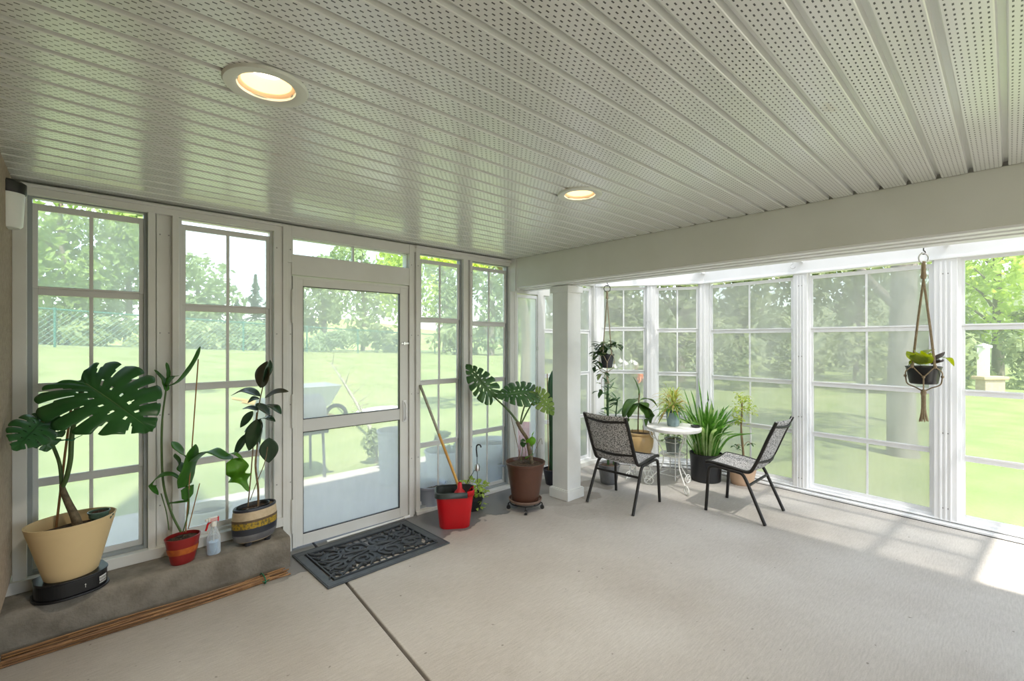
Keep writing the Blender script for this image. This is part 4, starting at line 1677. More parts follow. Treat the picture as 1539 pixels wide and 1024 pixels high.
def make_chair(label, loc, rz):
    e = empty('patio_chair', loc, label, 'chair', 'pair of mesh patio chairs', rz)
    W = .215

    def sling(x):
        """side tube of the seat and back, front to top"""
        return [(x, .245, .425), (x, .20, .432), (x, .05, .420), (x, -.08, .402), (x, -.128, .412), (x, -.155, .450), (x, -.20, .545), (x, -.262, .70), (x, -.325, .845)]
    for s in (-1, 1):
        MB().tube(bez(sling(s * W), 40), .0145, 10).build('side_rail', 'black_metal', e)
        MB().tube(bez([(s * .235, .235, .003), (s * .232, .222, .20), (s * .230, .212, .36), (s * .226, .185, .398), (s * .222, .12, .402), (s * .222, .03, .392)], 28), .0135, 10).build('leg', 'black_metal', e)
        MB().tube(bez([(s * .240, -.250, .003), (s * .234, -.175, .17), (s * .228, -.105, .325), (s * .224, -.068, .378), (s * .222, -.03, .388), (s * .222, .03, .392)], 28), .0135, 10).build('leg', 'black_metal', e)
    cbm = MB()
    cbm.tube([(-.229, -.118, .295), (.229, -.118, .295)], .011, 10)
    cbm.build('stretcher', 'black_metal', e)
    for q, rr in (([(-W, .243, .426), (0, .252, .414), (W, .243, .426)], .012), ([(-W, -.308, .806), (0, -.345, .790), (W, -.308, .806)], .011), ([(-W, -.178, .497), (0, -.215, .484), (W, -.178, .497)], .011)):
        MB().tube(bez(q, 12), rr, 8).build('crossbar', 'black_metal', e)
    C = bez(sling(0), 48)
    # fabric: sags a little between the rails
    split = next(i for i, p in enumerate(C) if p.y < -.10 and p.z > .405)

    def cloth(pts, name, sagv):
        g = []
        for p in pts:
            row = []
            for j in range(13):
                u = -1 + 2 * j / 12
                k = 1 - u * u
                row.append((u * (W + .002), p.y + sagv[0] * k, p.z + sagv[1] * k + .009))
            g.append(row)
        return MB().grid(g).build(name, 'mesh_fabric', e, angle=70, solid=.004)
    cloth(C[:split + 2], 'seat', (0, -.022))
    cloth(C[split + 1:], 'backrest', (-.030, -.006))
    return e


make_chair('mesh patio chair left of the white table, its back to the square post', (3.70, 2.45, 0), R(-88))
make_chair('mesh patio chair right of the white table, its back to the room', (4.29, 1.605, 0), R(1))

# ---------------------------------------------------------------- bistro table
TC = Vector((4.44, 2.345, 0))
TZ = .628
e = empty('bistro_table', TC, 'small round white bistro table with scrolled wire legs between the chairs', 'table')
MB().lathe([(.0001, TZ - .012), (.235, TZ - .012), (.238, TZ - .034), (.262, TZ - .034), (.268, TZ - .02), (.266, TZ - .004), (.258, TZ), (.0001, TZ)], 56).build('tabletop', 'table_white', e)
for a in (R(236), R(113), R(353)):
    u = Vector((math.cos(a), math.sin(a), 0))
    lg = MB()
    pr = [(.20, .60), (.19, .52), (.135, .42), (.10, .33), (.115, .22), (.185, .12), (.255, .045), (.285, .012)]
    lg.tube(bez([u * r + Vector((0, 0, z)) for r, z in pr], 28), .0065, 8)
    lg.tube(arc3(u * .245 + Vector((0, 0, .047)), .042, -PI * .2, PI * 1.75, u, (0, 0, 1), 22), .0055, 8)
    lg.tube(arc3(u * .262 + Vector((0, 0, .035)), .030, -PI * .6, PI * 1.0, u, (0, 0, 1), 16), .005, 8)
    lg.tube(bez([u * .20 + Vector((0, 0, .60)), u * .235 + Vector((0, 0, .56)), u * .215 + Vector((0, 0, .50)), u * .175 + Vector((0, 0, .49))], 14), .005, 8)
    lg.build('leg', 'white_metal', e)
for r, z in ((.105, .33), (.205, .598)):
    MB().tube([Vector((r * math.cos(t), r * math.sin(t), z)) for t in [i * 2 * PI / 28 for i in range(28)]], .005, 8, closed=True).build('ring_brace', 'white_metal', e)
# blue-grey pot with a spiky yellow plant
D = TC.x * FW[0] + TC.y * FW[1]
b = gp(1011.5, D + .02, TZ + .001)
e = empty('potted_croton', b, 'spiky yellow-green plant in a blue-grey pot on the white table', 'potted plant')
MB().lathe(potprof(.058, .070, .145, .006, .006), 32).build('pot', 'blue_glaze', e)
soil_disc(e, .060, .128)
f1, f2, f3 = MB(), MB(), MB()
for i in range(190):
    a = rnd.uniform(0, 2 * PI)
    h = rnd.random()
    root = Vector((.02 * math.cos(a), .02 * math.sin(a), .15 + h * .16))
    el = rnd.uniform(-.5, .9) if h < .6 else rnd.uniform(.2, 1.5)
    ln = rnd.uniform(.08, .19) * (1 - .25 * h)
    if math.cos(a - R(140)) > .5:
        ln *= 1.45
        el -= .25
    d = Vector((math.cos(a) * math.cos(el), math.sin(a) * math.cos(el), math.sin(el)))
    leaf((f1, f2, f1)[i % 3] if h > .15 else f3, [root, root + d * ln * .6 + Vector((0, 0, .012)), root + d * ln + Vector((0, 0, -.035 * ln / .15))], .011 if h > .15 else .03, (0, -.3, 1), None, .2, 7, 1)
MB().tube([(0, 0, .12), (0, .003, .32)], .005, 6).build('stem', 'woody_stem', e)
f1.build('foliage', 'yellow_leaf', e, angle=80)
f2.build('foliage', 'croton_leaf', e, angle=80)
f3.build('foliage', 'small_green', e, angle=80)
dp = pd(1048, 645, D - .10)
ds = MB().lathe([(.0001, 0), (.038, 0), (.046, .006), (.048, .018), (.044, .018), (.040, .008), (.0001, .005)], 28).build('ashtray', 'dish_black')
ds.location = (TC.x + .105, TC.y - .18, TZ + .001)
tag(ds, 'small black dish on the right edge of the white table', 'dish')

# ---------------------------------------------------------------- wire plant stand behind the table
b = gp(1011, 5.12)
e = empty('wire_plant_stand', b, 'white wire plant stand with an oval shelf behind the white table', 'plant stand')
SZ = .262
MB().lathe([(.0001, SZ - .012), (.132, SZ - .012), (.138, SZ - .004), (.135, SZ), (.0001, SZ)], 40).build('shelf', 'table_white', e)
fr = MB()
for sx in (-.13, .13):
    for sy in (-.10, .10):
        fr.tube([(sx, sy, .0), (sx, sy, .46)], .0055, 8)
for z in (.045, .40):
    fr.tube([(-.13, -.10, z), (.13, -.10, z), (.13, .10, z), (-.13, .10, z)], .0045, 6, closed=True)
fr.tube([(-.13, 0, SZ - .014), (.13, 0, SZ - .014)], .005, 6)
fr.tube([(-.13, -.1, SZ - .014), (.13, -.1, SZ - .014)], .005, 6)
fr.tube([(-.13, .1, SZ - .014), (.13, .1, SZ - .014)], .005, 6)
fr.build('wire_frame', 'white_metal', e)
e = empty('potted_trailer', (b.x, b.y, SZ + .001), 'pale trailing plant in a grey clay pot on the wire stand under the table', 'potted plant')
MB().lathe(potprof(.062, .084, .165, .006, .008), 30).build('pot', 'grey_clay', e)
soil_disc(e, .074, .148)
f1 = MB()
for i in range(70):
    a = rnd.uniform(0, 2 * PI)
    rr = rnd.uniform(.03, .13)
    c = Vector((rr * math.cos(a), rr * math.sin(a), .19 + rnd.uniform(-.02, .06) - max(0, rr - .085) * 1.6))
    d = Vector((math.cos(a), math.sin(a), rnd.uniform(-.9, .5))).normalized() * .05
    leaf(f1, [c, c + d * .6, c + d], .024, (0, -.4, 1), None, .2, 5, 1)
f1.build('foliage', 'trail_pale', e, angle=80)

# tan pot on low white stand
D = 5.02
b = gp(962, D)
e = empty('scroll_plant_stand', b, 'low white scrolled plant stand holding the tan pot, behind the left chair', 'plant stand')
SZ = .285
MB().lathe([(.0001, SZ - .035), (.12, SZ - .035), (.140, SZ - .01), (.142, SZ), (.136, SZ), (.125, SZ - .012), (.0001, SZ - .014)], 40).build('shelf', 'table_white', e)
fr = MB()
for i in range(4):
    a = PI / 4 + PI / 2 * i + .2
    u = Vector((math.cos(a), math.sin(a), 0))
    fr.tube(bez([u * .11 + Vector((0, 0, SZ - .034)), u * .10 + Vector((0, 0, .18)), u * .125 + Vector((0, 0, .08)), u * .16 + Vector((0, 0, .008))], 16), .0055, 8)
    fr.tube(arc3(u * .125 + Vector((0, 0, .055)), .034, 0, 2 * PI, u, (0, 0, 1), 20), .0045, 6)
fr.tube([Vector((.112 * math.cos(t), .112 * math.sin(t), .12)) for t in [i * 2 * PI / 28 for i in range(28)]], .0045, 6, closed=True)
fr.build('wire_legs', 'white_metal', e)
b = Vector((b.x, b.y, SZ - .012))
e = empty('potted_peace_lily', b, 'broad-leaved plant in a tan glazed pot, behind the left chair', 'potted plant')
MB().lathe([(.0001, 0), (.095, 0), (.108, .012), (.135, .09), (.142, .15), (.136, .20), (.128, .215), (.138, .225), (.138, .24), (.128, .242), (.122, .22), (.122, .20)], 44).build('pot', 'tan_glaze', e)
soil_disc(e, .120, .215)
P = lambda x, y, dd=0: pd(x, y, D + dd) - b
st = MB()
st.tube(bez([P(959, 658), P(959, 635), P(960, 605), P(961, 592)], 12), .007, 8)
st.tube(bez([P(950, 658), P(950, 645)], 6), .004, 6)
st.tube(bez([P(968, 658), P(966, 640)], 6), .004, 6)
st.build('stem', 'woody_stem', e)
for pts, wpx in (
        ([P(959, 602), P(950, 604, -.06), P(941, 618, -.1), P(936, 643, -.12)], 19), ([P(960, 606), P(953, 612, -.1), P(946, 626, -.15), P(943, 636, -.15)], 12),
        ([P(961, 602), P(972, 600, 0), P(981, 604, .02), P(989, 613, .03)], 12), ([P(961, 605), P(970, 610, -.08), P(977, 622, -.1), P(978, 640, -.1)], 18),
        ([P(961, 606), P(968, 616, -.12), P(972, 628, -.16), P(971, 642, -.16)], 15), ([P(960, 596), P(959, 586), P(955, 574, 0), P(951, 566)], 9),
        ([P(960, 600, .05), P(952, 602, .12), P(944, 612, .16)], 12)):
    m = MB()
    leaf(m, pts, wpx * D / FPX, (0, -.25, 1) if pts[-1].z > pts[0].z - .05 else None, None, .25, 16, 3)
    m.build('leaf', 'lily_leaf', e, angle=80, solid=.0015)

# strap-leaved plant in a black tub
D = 5.0
b = gp(1061, D)
e = empty('potted_snake_plant', b, 'large strap-leaved plant in a black tub in the sunroom corner', 'potted plant')
MB().lathe(potprof(.150, .166, .295, .008, .006), 44).build('pot', 'black_plastic', e)
soil_disc(e, .152, .262)
f1, f2 = MB(), MB()
strap = lambda t: min(1, (t + .05) / .15) ** .5 * (1 - max(0, (t - .55) / .45) ** 3)


def inside(p, m=.07):
    for A, B in ((K0, K1), (K1, K2), (K2, KE)):
        d = (B - A).normalized()
        if (p - A).x * d.y - (p - A).y * d.x < m:
            return False
    return True


def fit(pts, m=.07):
    """pull a leaf in towards its root until it stays clear of the glass"""
    root = pts[0]
    for k in range(14):
        if all(inside(q + b, m) for q in pts):
            break
        pts = [root] + [Vector((root.x + (q.x - root.x) * .82, root.y + (q.y - root.y) * .82, q.z)) for q in pts[1:]]
    return pts


for i in range(130):
    a = rnd.uniform(0, 2 * PI) if i % 2 else rnd.uniform(R(120), R(320))
    r0 = rnd.uniform(.01, .12)
    root = Vector((r0 * math.cos(a), r0 * math.sin(a), .27))
    out = rnd.uniform(.05, .34) + (r0 - .06)
    h = rnd.uniform(.42, .62) - out * .35
    cd = Vector((math.cos(a), math.sin(a), 0))
    if (cd.x > .75):
        out *= .5
    mid = root + cd * out * .35 + Vector((0, 0, h * .62))
    tip = root + cd * out + Vector((0, 0, h * (1 if out < .22 else .85)))
    leaf(f1 if i % 3 else f2, fit([root, mid, tip]), rnd.uniform(.018, .034), -cd + Vector((rnd.uniform(-.9, .9), rnd.uniform(-.9, .9), .4)), strap, .25, 10, 1)
P = lambda x, y, dd=0: pd(x, y, D + dd) - b
for pts, w in (([P(1060, 685), P(1055, 620), P(1049, 567)], .045), ([P(1062, 685), P(1064, 620), P(1063, 585)], .045), ([P(1056, 685), P(1040, 625), P(1027, 583)], .045), ([P(1052, 685), P(1034, 640), P(1019, 604)], .045),
               ([P(1066, 685), P(1082, 630), P(1097, 608)], .04), ([P(1068, 685), P(1085, 655, -.1), P(1098, 635, -.14)], .04), ([P(1062, 685), P(1072, 640), P(1068, 597)], .045), ([P(1050, 688), P(1030, 660, -.05), P(1021, 628, -.08)], .04),
               ([P(1068, 690), P(1084, 672, -.12), P(1097, 655, -.2)], .035), ([P(1066, 692), P(1080, 684, -.15), P(1089, 688, -.22)], .035), ([P(1058, 685), P(1045, 615), P(1038, 586)], .05)):
    leaf(f1, fit(pts), w, None, strap, .2, 12, 1)
f1.build('foliage', 'strap_leaf', e, angle=80)
f2.build('foliage', 'strap_light', e, angle=80)

# small tree in a clay pot behind the right chair
D = 4.87
b = gp(1115, D)
e = empty('potted_umbrella_tree', b, 'small yellow-green umbrella tree in a clay pot behind the right chair', 'potted plant')
MB().lathe(potprof(.105, .150, .22, .007, .012), 40).build('pot', 'terracotta', e)
soil_disc(e, .135, .195)
P = lambda x, y, dd=0: pd(x, y, D + dd) - b
st = MB()
st.tube(bez([P(1118, 692), P(1116, 670), P(1114, 645), P(1115, 622), P(1115, 604)], 16), [.012] * 8 + [.009] * 9, 8)
st.tube(bez([P(1116, 672), P(1110, 668), P(1107, 672)], 6), .003, 6)
st.tube(bez([P(1117, 672), P(1124, 664), P(1130, 668)], 6), .003, 6)
st.build('trunk', 'woody_stem', e)
f1, f2 = MB(), MB()
for (px, py, rr, cnt) in ((1113, 598, .05, 26), (1126, 612, .05, 22), (1107, 615, .05, 22), (1112, 632, .045, 22), (1121, 600, .05, 18), (1118, 618, .04, 14), (1106, 628, .04, 14), (1129, 620, .035, 10)):
    for k in range(cnt):
        c = P(px, py, rnd.uniform(-.12, .12)) + Vector((rnd.gauss(0, rr * .5), rnd.gauss(0, rr * .5), rnd.gauss(0, rr * .5)))
        a = rnd.uniform(0, 2 * PI)
        d = Vector((math.cos(a), math.sin(a), rnd.uniform(-.9, .2))).normalized() * rnd.uniform(.04, .07)
        leaf(f1, [c, c + d * .6 + Vector((0, 0, .01)), c + d], .026, (0, -.2, 1), None, .2, 5, 1)
for k in range(24):
    c = P(1107 + rnd.uniform(-5, 4), 672 + rnd.uniform(-3, 4), rnd.uniform(-.05, .05)) if k % 3 else P(1129, 668, 0)
    a = rnd.uniform(0, 2 * PI)
    d = Vector((math.cos(a), math.sin(a), rnd.uniform(-.7, .1))).normalized() * .05
    leaf(f2, [c, c + d * .6 + Vector((0, 0, .008)), c + d], .02, (0, -.2, 1), None, .2, 5, 1)
f1.build('foliage', 'yellow_leaf', e, angle=80)
f2.build('foliage', 'trail_dark', e, angle=80)

# tall dark-stemmed plant behind the left chair
D = 4.9
b = gp(915, D)
e = empty('potted_dragon_plant', b, 'tall dark-stemmed plant directly behind the left chair', 'potted plant')
MB().lathe(potprof(.085, .115, .20, .006, .008), 32).build('pot', 'ceramic_grey', e)
soil_disc(e, .104, .178)
P = lambda x, y, dd=0: pd(x, y, D + dd) - b
st = MB()
st.tube(bez([P(914, 700), P(914, 650), P(913, 600), P(914, 575)], 14), [.013] * 10 + [.011, .009, .007, .005, .003], 8)
st.tube(bez([P(922, 700), P(923, 655), P(925, 630), P(928, 600)], 14), .007, 8)
st.build('stem', 'trail_dark', e)
f1 = MB()
for k in range(58):
    t = rnd.random()
    c = P(914 + rnd.uniform(-3, 3), 575 + 65 * t, rnd.uniform(-.03, .03)) if k % 3 else P(925 + rnd.uniform(-2, 3), 598 + 45 * t, 0)
    a = rnd.uniform(0, 2 * PI)
    d = Vector((math.cos(a), math.sin(a), rnd.uniform(-.2, 1.0))).normalized() * rnd.uniform(.06, .12)
    leaf(f1, [c, c + d * .6, c + d], .024, (0, -.4, 1), None, .2, 5, 1)
f1.build('foliage', 'trail_dark', e, angle=80)


# ---------------------------------------------------------------- macrame hangers
def hanger(name, label, ring_px, D, ring_r, knot_z, pot_z0, pot_r0, pot_r1, pot_h, tassel_z, rope, ring_mat, spread, rr, hookmat='black_metal', ringtilt=0.0):
    c = pd(*ring_px, D)
    e = empty(name, (c.x, c.y, pot_z0 - .01), label, 'plant hanger', 'macrame plant hangers')
    z = lambda v: v - (pot_z0 - .01)
    rx = Vector((RT[0], RT[1], 0))
    rc = Vector((0, 0, z(c.z)))
    MB().tube(arc3(rc, ring_r, 0, 2 * PI, rx, (0, 0, 1), 30)[:-1], .004, 8, closed=True).build('ring', ring_mat, e)
    hk = MB()
    top = z(BZ - .014)
    hk.tube([Vector((0, 0, top)), rc + Vector((0, 0, ring_r + .014))] + arc3(rc + Vector((0, 0, ring_r + .004)), .010, PI / 2, -PI, rx, (0, 0, 1), 10), .0028, 6)
    hk.build('hook', hookmat, e)
    kz = z(knot_z)
    cords = MB()
    zr = z(pot_z0 + pot_h * 1.02)
    zn = z(pot_z0 + pot_h * .42)
    th = math.atan2(c.y, c.x) - PI / 2          # side-to-side axis of the hanger
    angs = sorted((th + q) % (2 * PI) for q in (R(58), R(122), R(-58), R(-122)))
    for a in angs:
        u = Vector((math.cos(a), math.sin(a), 0))
        for off in (-.5, .5):
            v = Vector((-u.y, u.x, 0)) * rr * 1.4 * off
            pts = bez([Vector((0, 0, kz)) + v, u * (spread * .55) + v + Vector((0, 0, kz + (zr - kz) * .52)), u * (spread) + v + Vector((0, 0, zr))], 16)
            cords.tube(pts, rr, 6)
    cords.build('cord', rope, e)
    net = MB()
    r_mid = pot_r0 + (pot_r1 - pot_r0) * .42 + rr * 1.4
    mids = [(angs[k], angs[(k + 1) % 4] + (2 * PI if k == 3 else 0)) for k in range(4)]
    for a0, a1 in mids:
        am = (a0 + a1) / 2
        u2 = Vector((math.cos(am), math.sin(am), 0))
        for a in (a0, a1):
            u = Vector((math.cos(a), math.sin(a), 0))
            net.tube(bez([u * spread + Vector((0, 0, zr)), (u + u2).normalized() * (pot_r1 + rr) + Vector((0, 0, (zr * .5 + zn * .5))), u2 * r_mid + Vector((0, 0, zn))], 10), rr * .85, 6)
        net.tube(bez([u2 * r_mid + Vector((0, 0, zn)), u2 * (pot_r0 + rr) + Vector((0, 0, z(pot_z0) - .002)), u2 * pot_r0 * .5 + Vector((0, 0, z(pot_z0) - .022)), Vector((0, 0, z(pot_z0) - .045))], 12), rr, 6)
        net.lathe([(.0001, -.008), (rr * 2.1, -.004), (rr * 2.1, .006), (.0001, .010)], 8, tuple(u2 * (r_mid + .001) + Vector((0, 0, zn))))
        u = Vector((math.cos(a0), math.sin(a0), 0))
        net.lathe([(.0001, -.012), (rr * 2.2, -.006), (rr * 2.0, .008), (.0001, .014)], 8, tuple(u * (spread + .001) + Vector((0, 0, zr))))
    net.build('net', rope, e)
    kn = MB()
    kt = z(c.z) - ring_r
    kn.lathe([(.0001, 0), (rr * 3.4, .004), (rr * 4.2, .018), (rr * 3.3, .032), (rr * 3.0, (kt - kz) * .8), (rr * 2.6, kt - kz + .006), (.0001, kt - kz + .01)], 12, (0, 0, kz))
    kn.lathe([(.0001, -.02), (rr * 3.4, -.014), (rr * 4.0, .0), (rr * 3.2, .016), (.0001, .022)], 12, (0, 0, z(pot_z0) - .052))
    kn.build('knot', rope, e)
    ts = MB()
    z0 = z(pot_z0) - .06
    z1 = z(tassel_z)
    for i in range(9):
        a = 2 * PI * i / 9
        r1 = rr * 3.6 + .006
        pts = bez([Vector((rr * 2 * math.cos(a), rr * 2 * math.sin(a), z0)), Vector((rr * 2.4 * math.cos(a) + .002, rr * 2.4 * math.sin(a), z0 * .4 + z1 * .6)), Vector((r1 * math.cos(a), r1 * math.sin(a), z1 + rnd.uniform(-.01, .01)))], 10)
        ts.tube(pts, [rr * (1.0 + .25 * (k % 2)) for k in range(len(pts))], 6)
    ts.build('tassel', rope, e)
    return Vector((c.x, c.y, pot_z0))


D2 = 2.60
zy = lambda y, D: EYE + (CY - y) * D / FPX
pb = hanger('macrame_hanger', 'macrame hanger with a long tassel, by the right window, holding a black pot', (1388, 388), D2, .027, zy(420, D2), zy(577, D2), .066, .082, .098, zy(633, D2), 'rope', 'steel', .088, .0034)
e = empty('potted_pothos', pb, 'yellow-green pothos in a black pot in the right-hand macrame hanger', 'potted plant', 'plants in the macrame hangers')
MB().lathe(potprof(.062, .079, .098, .004, .003), 36).build('pot', 'black_plastic', e)
soil_disc(e, .070, .085)
P = lambda x, y, dd=0: pd(x, y, D2 + dd) - pb
heart = lambda t: math.sin(PI * t ** .62) ** .8
for bs, mid, tp_, w, mt in ((P(1381, 546, -.02), P(1372, 536, -.04), P(1363, 528, -.05), .062, 'pothos'), (P(1384, 548, -.04), P(1378, 536, -.07), P(1372, 524, -.06), .06, 'pothos'),
                            (P(1380, 548), P(1392, 530, -.02), P(1406, 525), .050, 'pothos'), (P(1386, 548, -.05), P(1387, 538, -.08), P(1384, 527, -.08), .07, 'pothos'),
                            (P(1391, 548, -.05), P(1395, 540, -.08), P(1399, 530, -.08), .055, 'pothos'), (P(1400, 547), P(1408, 540, -.03), P(1420, 529, -.03), .062, 'pothos_dark'),
                            (P(1399, 548), P(1410, 546, -.02), P(1418, 541, -.02), .05, 'pothos_dark'), (P(1418, 538, .02), P(1426, 540, .02), P(1434, 551, .02), .038, 'pothos'),
                            (P(1375, 541), P(1370, 545, -.02), P(1365, 550, -.02), .022, 'pothos'), (P(1390, 547, .05), P(1388, 536, .1), P(1380, 532, .12), .06, 'pothos')):
    m = MB()
    leaf(m, [bs, mid, tp_], w * 1.3, None, heart, .2, 12, 3)
    m.build('leaf', mt, e, angle=80)
vs = MB()
vs.tube(bez([P(1400, 548), P(1412, 538), P(1420, 537, .02)], 8), .002, 6)
vs.tube(bez([P(1384, 549), P(1372, 545), P(1366, 552, -.02)], 8), .002, 6)
vs.build('vine', 'green_stem', e)

D1 = 4.13
pb = hanger('macrame_hanger', 'pale macrame hanger beside the square post, holding a small dark pot', (912.5, 434), D1, .028, zy(450, D1), zy(553, D1), .050, .066, .125, zy(576, D1), 'rope_pale', 'ceramic_grey', .072, .003)
e = empty('potted_wax_plant', pb, 'trailing wax plant in a small dark pot in the pale macrame hanger', 'potted plant', 'plants in the macrame hangers')
MB().lathe(potprof(.046, .062, .12, .004, .003), 32).build('pot', 'ceramic_navy', e)
soil_disc(e, .054, .106)
P = lambda x, y, dd=0: pd(x, y, D1 + dd) - pb
f1, f2 = MB(), MB()
rg = random.Random(21)
for k in range(120):
    if k < 80:
        t = rg.random()
        c = P(912 - 20 * t + rg.uniform(-4, 4), 518 + 22 * t * t + rg.uniform(-5, 14 * t + 4), rg.uniform(-.09, .06))
    elif k < 100:
        c = P(924 + rg.uniform(-6, 8), 517 + rg.uniform(-4, 5), rg.uniform(-.09, .05))
    else:
        c = P(904 + rg.uniform(-4, 4), rg.uniform(552, 590), rg.uniform(-.06, 0))
    a = rg.uniform(0, 2 * PI)
    d = Vector((math.cos(a), math.sin(a), rg.uniform(-1.1, .3))).normalized() * rg.uniform(.06, .11)
    leaf(f1 if k % 4 else f2, [c, c + d * .6 + Vector((0, 0, .008)), c + d], .034, None, None, .2, 6, 1)
f1.build('foliage', 'trail_dark', e, angle=80)
f2.build('foliage', 'trail_pale', e, angle=80)
vs = MB()
vs.tube(bez([P(912, 530), P(902, 528, -.05), P(901, 555, -.06), P(910, 562, -.06), P(904, 572, -.05), P(905, 592, -.05)], 24), .0022, 6)
vs.build('vine', 'woody_stem', e)

# small spare hook on the sunroom rafter bracket
hx_ = along(1.415)
hk = MB()
c = Vector((hx_.x - .14, 1.45, 2.235))
hk.tube([c + Vector((.035, 0, .05)), c + Vector((0, 0, .045))] + arc3(c, .022, PI * .5, -PI * .9, (0, 1, 0), (0, 0, 1), 14), .003, 6)
o = hk.build('wall_hook', 'steel', origin=tuple(c))
tag(o, 'small empty metal hook under the sunroom header, between two windows', 'hook')

# ================================================================ OUTSIDE


def ground_z(x, y):
    t = min(1, max(0, (y - 5.4) / 15.0))
    t = t * t * (3 - 2 * t)
    h = max(.35, 1.34 - .045 * x + .0006 * x * x)
    return -.06 + t * h


gr = MB()
rows = []
GX = [-40 + 2.5 * i for i in range(45)]
GY = [-14 + 1.0 * i for i in range(50)] + [36 + 3 * i for i in range(12)]
for x in GX:
    rows.append([(x, y, ground_z(x, y)) for y in GY])
gr.grid(rows)
# leave the house footprint alone by sinking it
gr.v = [(x, y, z if not (-8 < x < 5.6 and -6 < y < 3.4) else -.3) for x, y, z in gr.v]
o = gr.build('lawn', 'lawn')
struct(o, 'sunlit green lawn sloping up outside the windows', 'lawn')
pt_ = MB()
pt_.box((-.6, 3.60, -.2), (3.6, 4.45, -.015))
pt_.box((-.6, 4.47, -.2), (3.6, 5.3, -.03))
pt_.box((-.62, -8, -.2), (5.4, -3.2, -.015))  # unseen slab behind the camera, added to bounce sun onto the ceiling
o = pt_.build('patio', 'patio', smooth=False)
struct(o, 'pale concrete patio just outside the window wall', 'patio')


def crown(mb, c, rx, ry, rz_, n, size, rg, blobs=9):
    cs = [(Vector((rg.gauss(0, .42), rg.gauss(0, .42), rg.gauss(0, .42))), rg.uniform(.32, .6)) for _ in range(blobs)]
    for i in range(n):
        bc, br = cs[i % blobs]
        d = Vector((rg.gauss(0, 1), rg.gauss(0, 1), rg.gauss(0, 1))).normalized()
        p = bc + d * br * rg.uniform(.55, 1.0)
        if p.length > 1.15:
            p *= 1.05 / p.length
        P0 = Vector((c[0] + p.x * rx, c[1] + p.y * ry, c[2] + p.z * rz_))
        nrm = (d + Vector((rg.gauss(0, .6), rg.gauss(0, .6), rg.gauss(0, .6) + .3))).normalized()
        u = nrm.orthogonal().normalized()
        w = nrm.cross(u)
        s = size * rg.uniform(.6, 1.3)
        a = rg.uniform(0, PI)
        u, w = u * math.cos(a) + w * math.sin(a), w * math.cos(a) - u * math.sin(a)
        mb.add([P0 - u * s, P0 - w * s * .55 + nrm * s * .12, P0 + u * s, P0 + w * s * .55 + nrm * s * .12], [(0, 1, 2, 3)])


def tree(px, depth, half, top, mat, label, n=1500, size=.2, bark='bark', low=.25, trunk_r=.16, seed=1, name='garden_tree', group=None):
    """a broad-leaved tree: px = where its middle is seen, half/top in frame pixels at that distance"""
    b = pd(px, CY, depth)
    gz = ground_z(b.x, b.y)
    r = half * depth / FPX
    zt = EYE + (CY - top) * depth / FPX
    h = zt - gz
    e = empty(name, (b.x, b.y, gz), label, 'tree', group)
    rg = random.Random(seed)
    m = MB()
    zc = h * (1 + low) / 2
    crown(m, (0, 0, zc), r, r, h * (1 - low) / 2 * .98, n, size, rg, 12)
    m.build('crown', mat, e, smooth=False)
    t = MB()
    t.tube(bez([(0, 0, -.1), (.05 * r, 0, h * .3), (-.04 * r, .03, h * .6), (0, 0, h * .85)], 10), [trunk_r * (1.2 - .09 * i) for i in range(10)][:10] + [trunk_r * .2], 9)
    for k in range(7):
        a = rg.uniform(0, 2 * PI)
        z0 = h * rg.uniform(low, .65)
        t.tube(bez([(0, 0, z0), (r * .3 * math.cos(a), r * .3 * math.sin(a), z0 + h * .10), (r * .7 * math.cos(a), r * .7 * math.sin(a), z0 + h * .16)], 6), [trunk_r * .4, trunk_r * .35, trunk_r * .3, trunk_r * .25, trunk_r * .2, trunk_r * .12, trunk_r * .1], 6)
    t.build('trunk', bark, e)
    return e


def spruce(px, depth, half, top, label, seed, group='spruces beyond the fence'):
    b = pd(px, CY, depth)
    gz = ground_z(b.x, b.y)
    r = half * depth / FPX
    h = EYE + (CY - top) * depth / FPX - gz
    e = empty('spruce_tree', (b.x, b.y, gz), label, 'tree', group)
    rg = random.Random(seed)
    m = MB()
    for i in range(1500):
        t = rg.random() ** .8
        z = h * (.06 + .94 * t)
        rr = r * 2.1 * (1 - t) ** 1.1 * rg.uniform(.2, 1.05) * (.70 + .35 * math.sin(t * 40))
        a = rg.uniform(0, 2 * PI)
        u = Vector((math.cos(a), math.sin(a), -.25)).normalized()
        v = Vector((-math.sin(a), math.cos(a), 0))
        P0 = Vector((rr * math.cos(a), rr * math.sin(a), z - rr * .25))
        s = .12 + .16 * (1 - t)
        m.add([P0 - u * s, P0 - v * s * .4, P0 + u * s, P0 + v * s * .4 + Vector((0, 0, .05))], [(0, 1, 2, 3)])
    m.build('needles', 'spruce_tree', e, smooth=False)
    MB().tube([(0, 0, 0), (0, 0, h * .97)], [.16, .02], 8).build('trunk', 'bark', e)


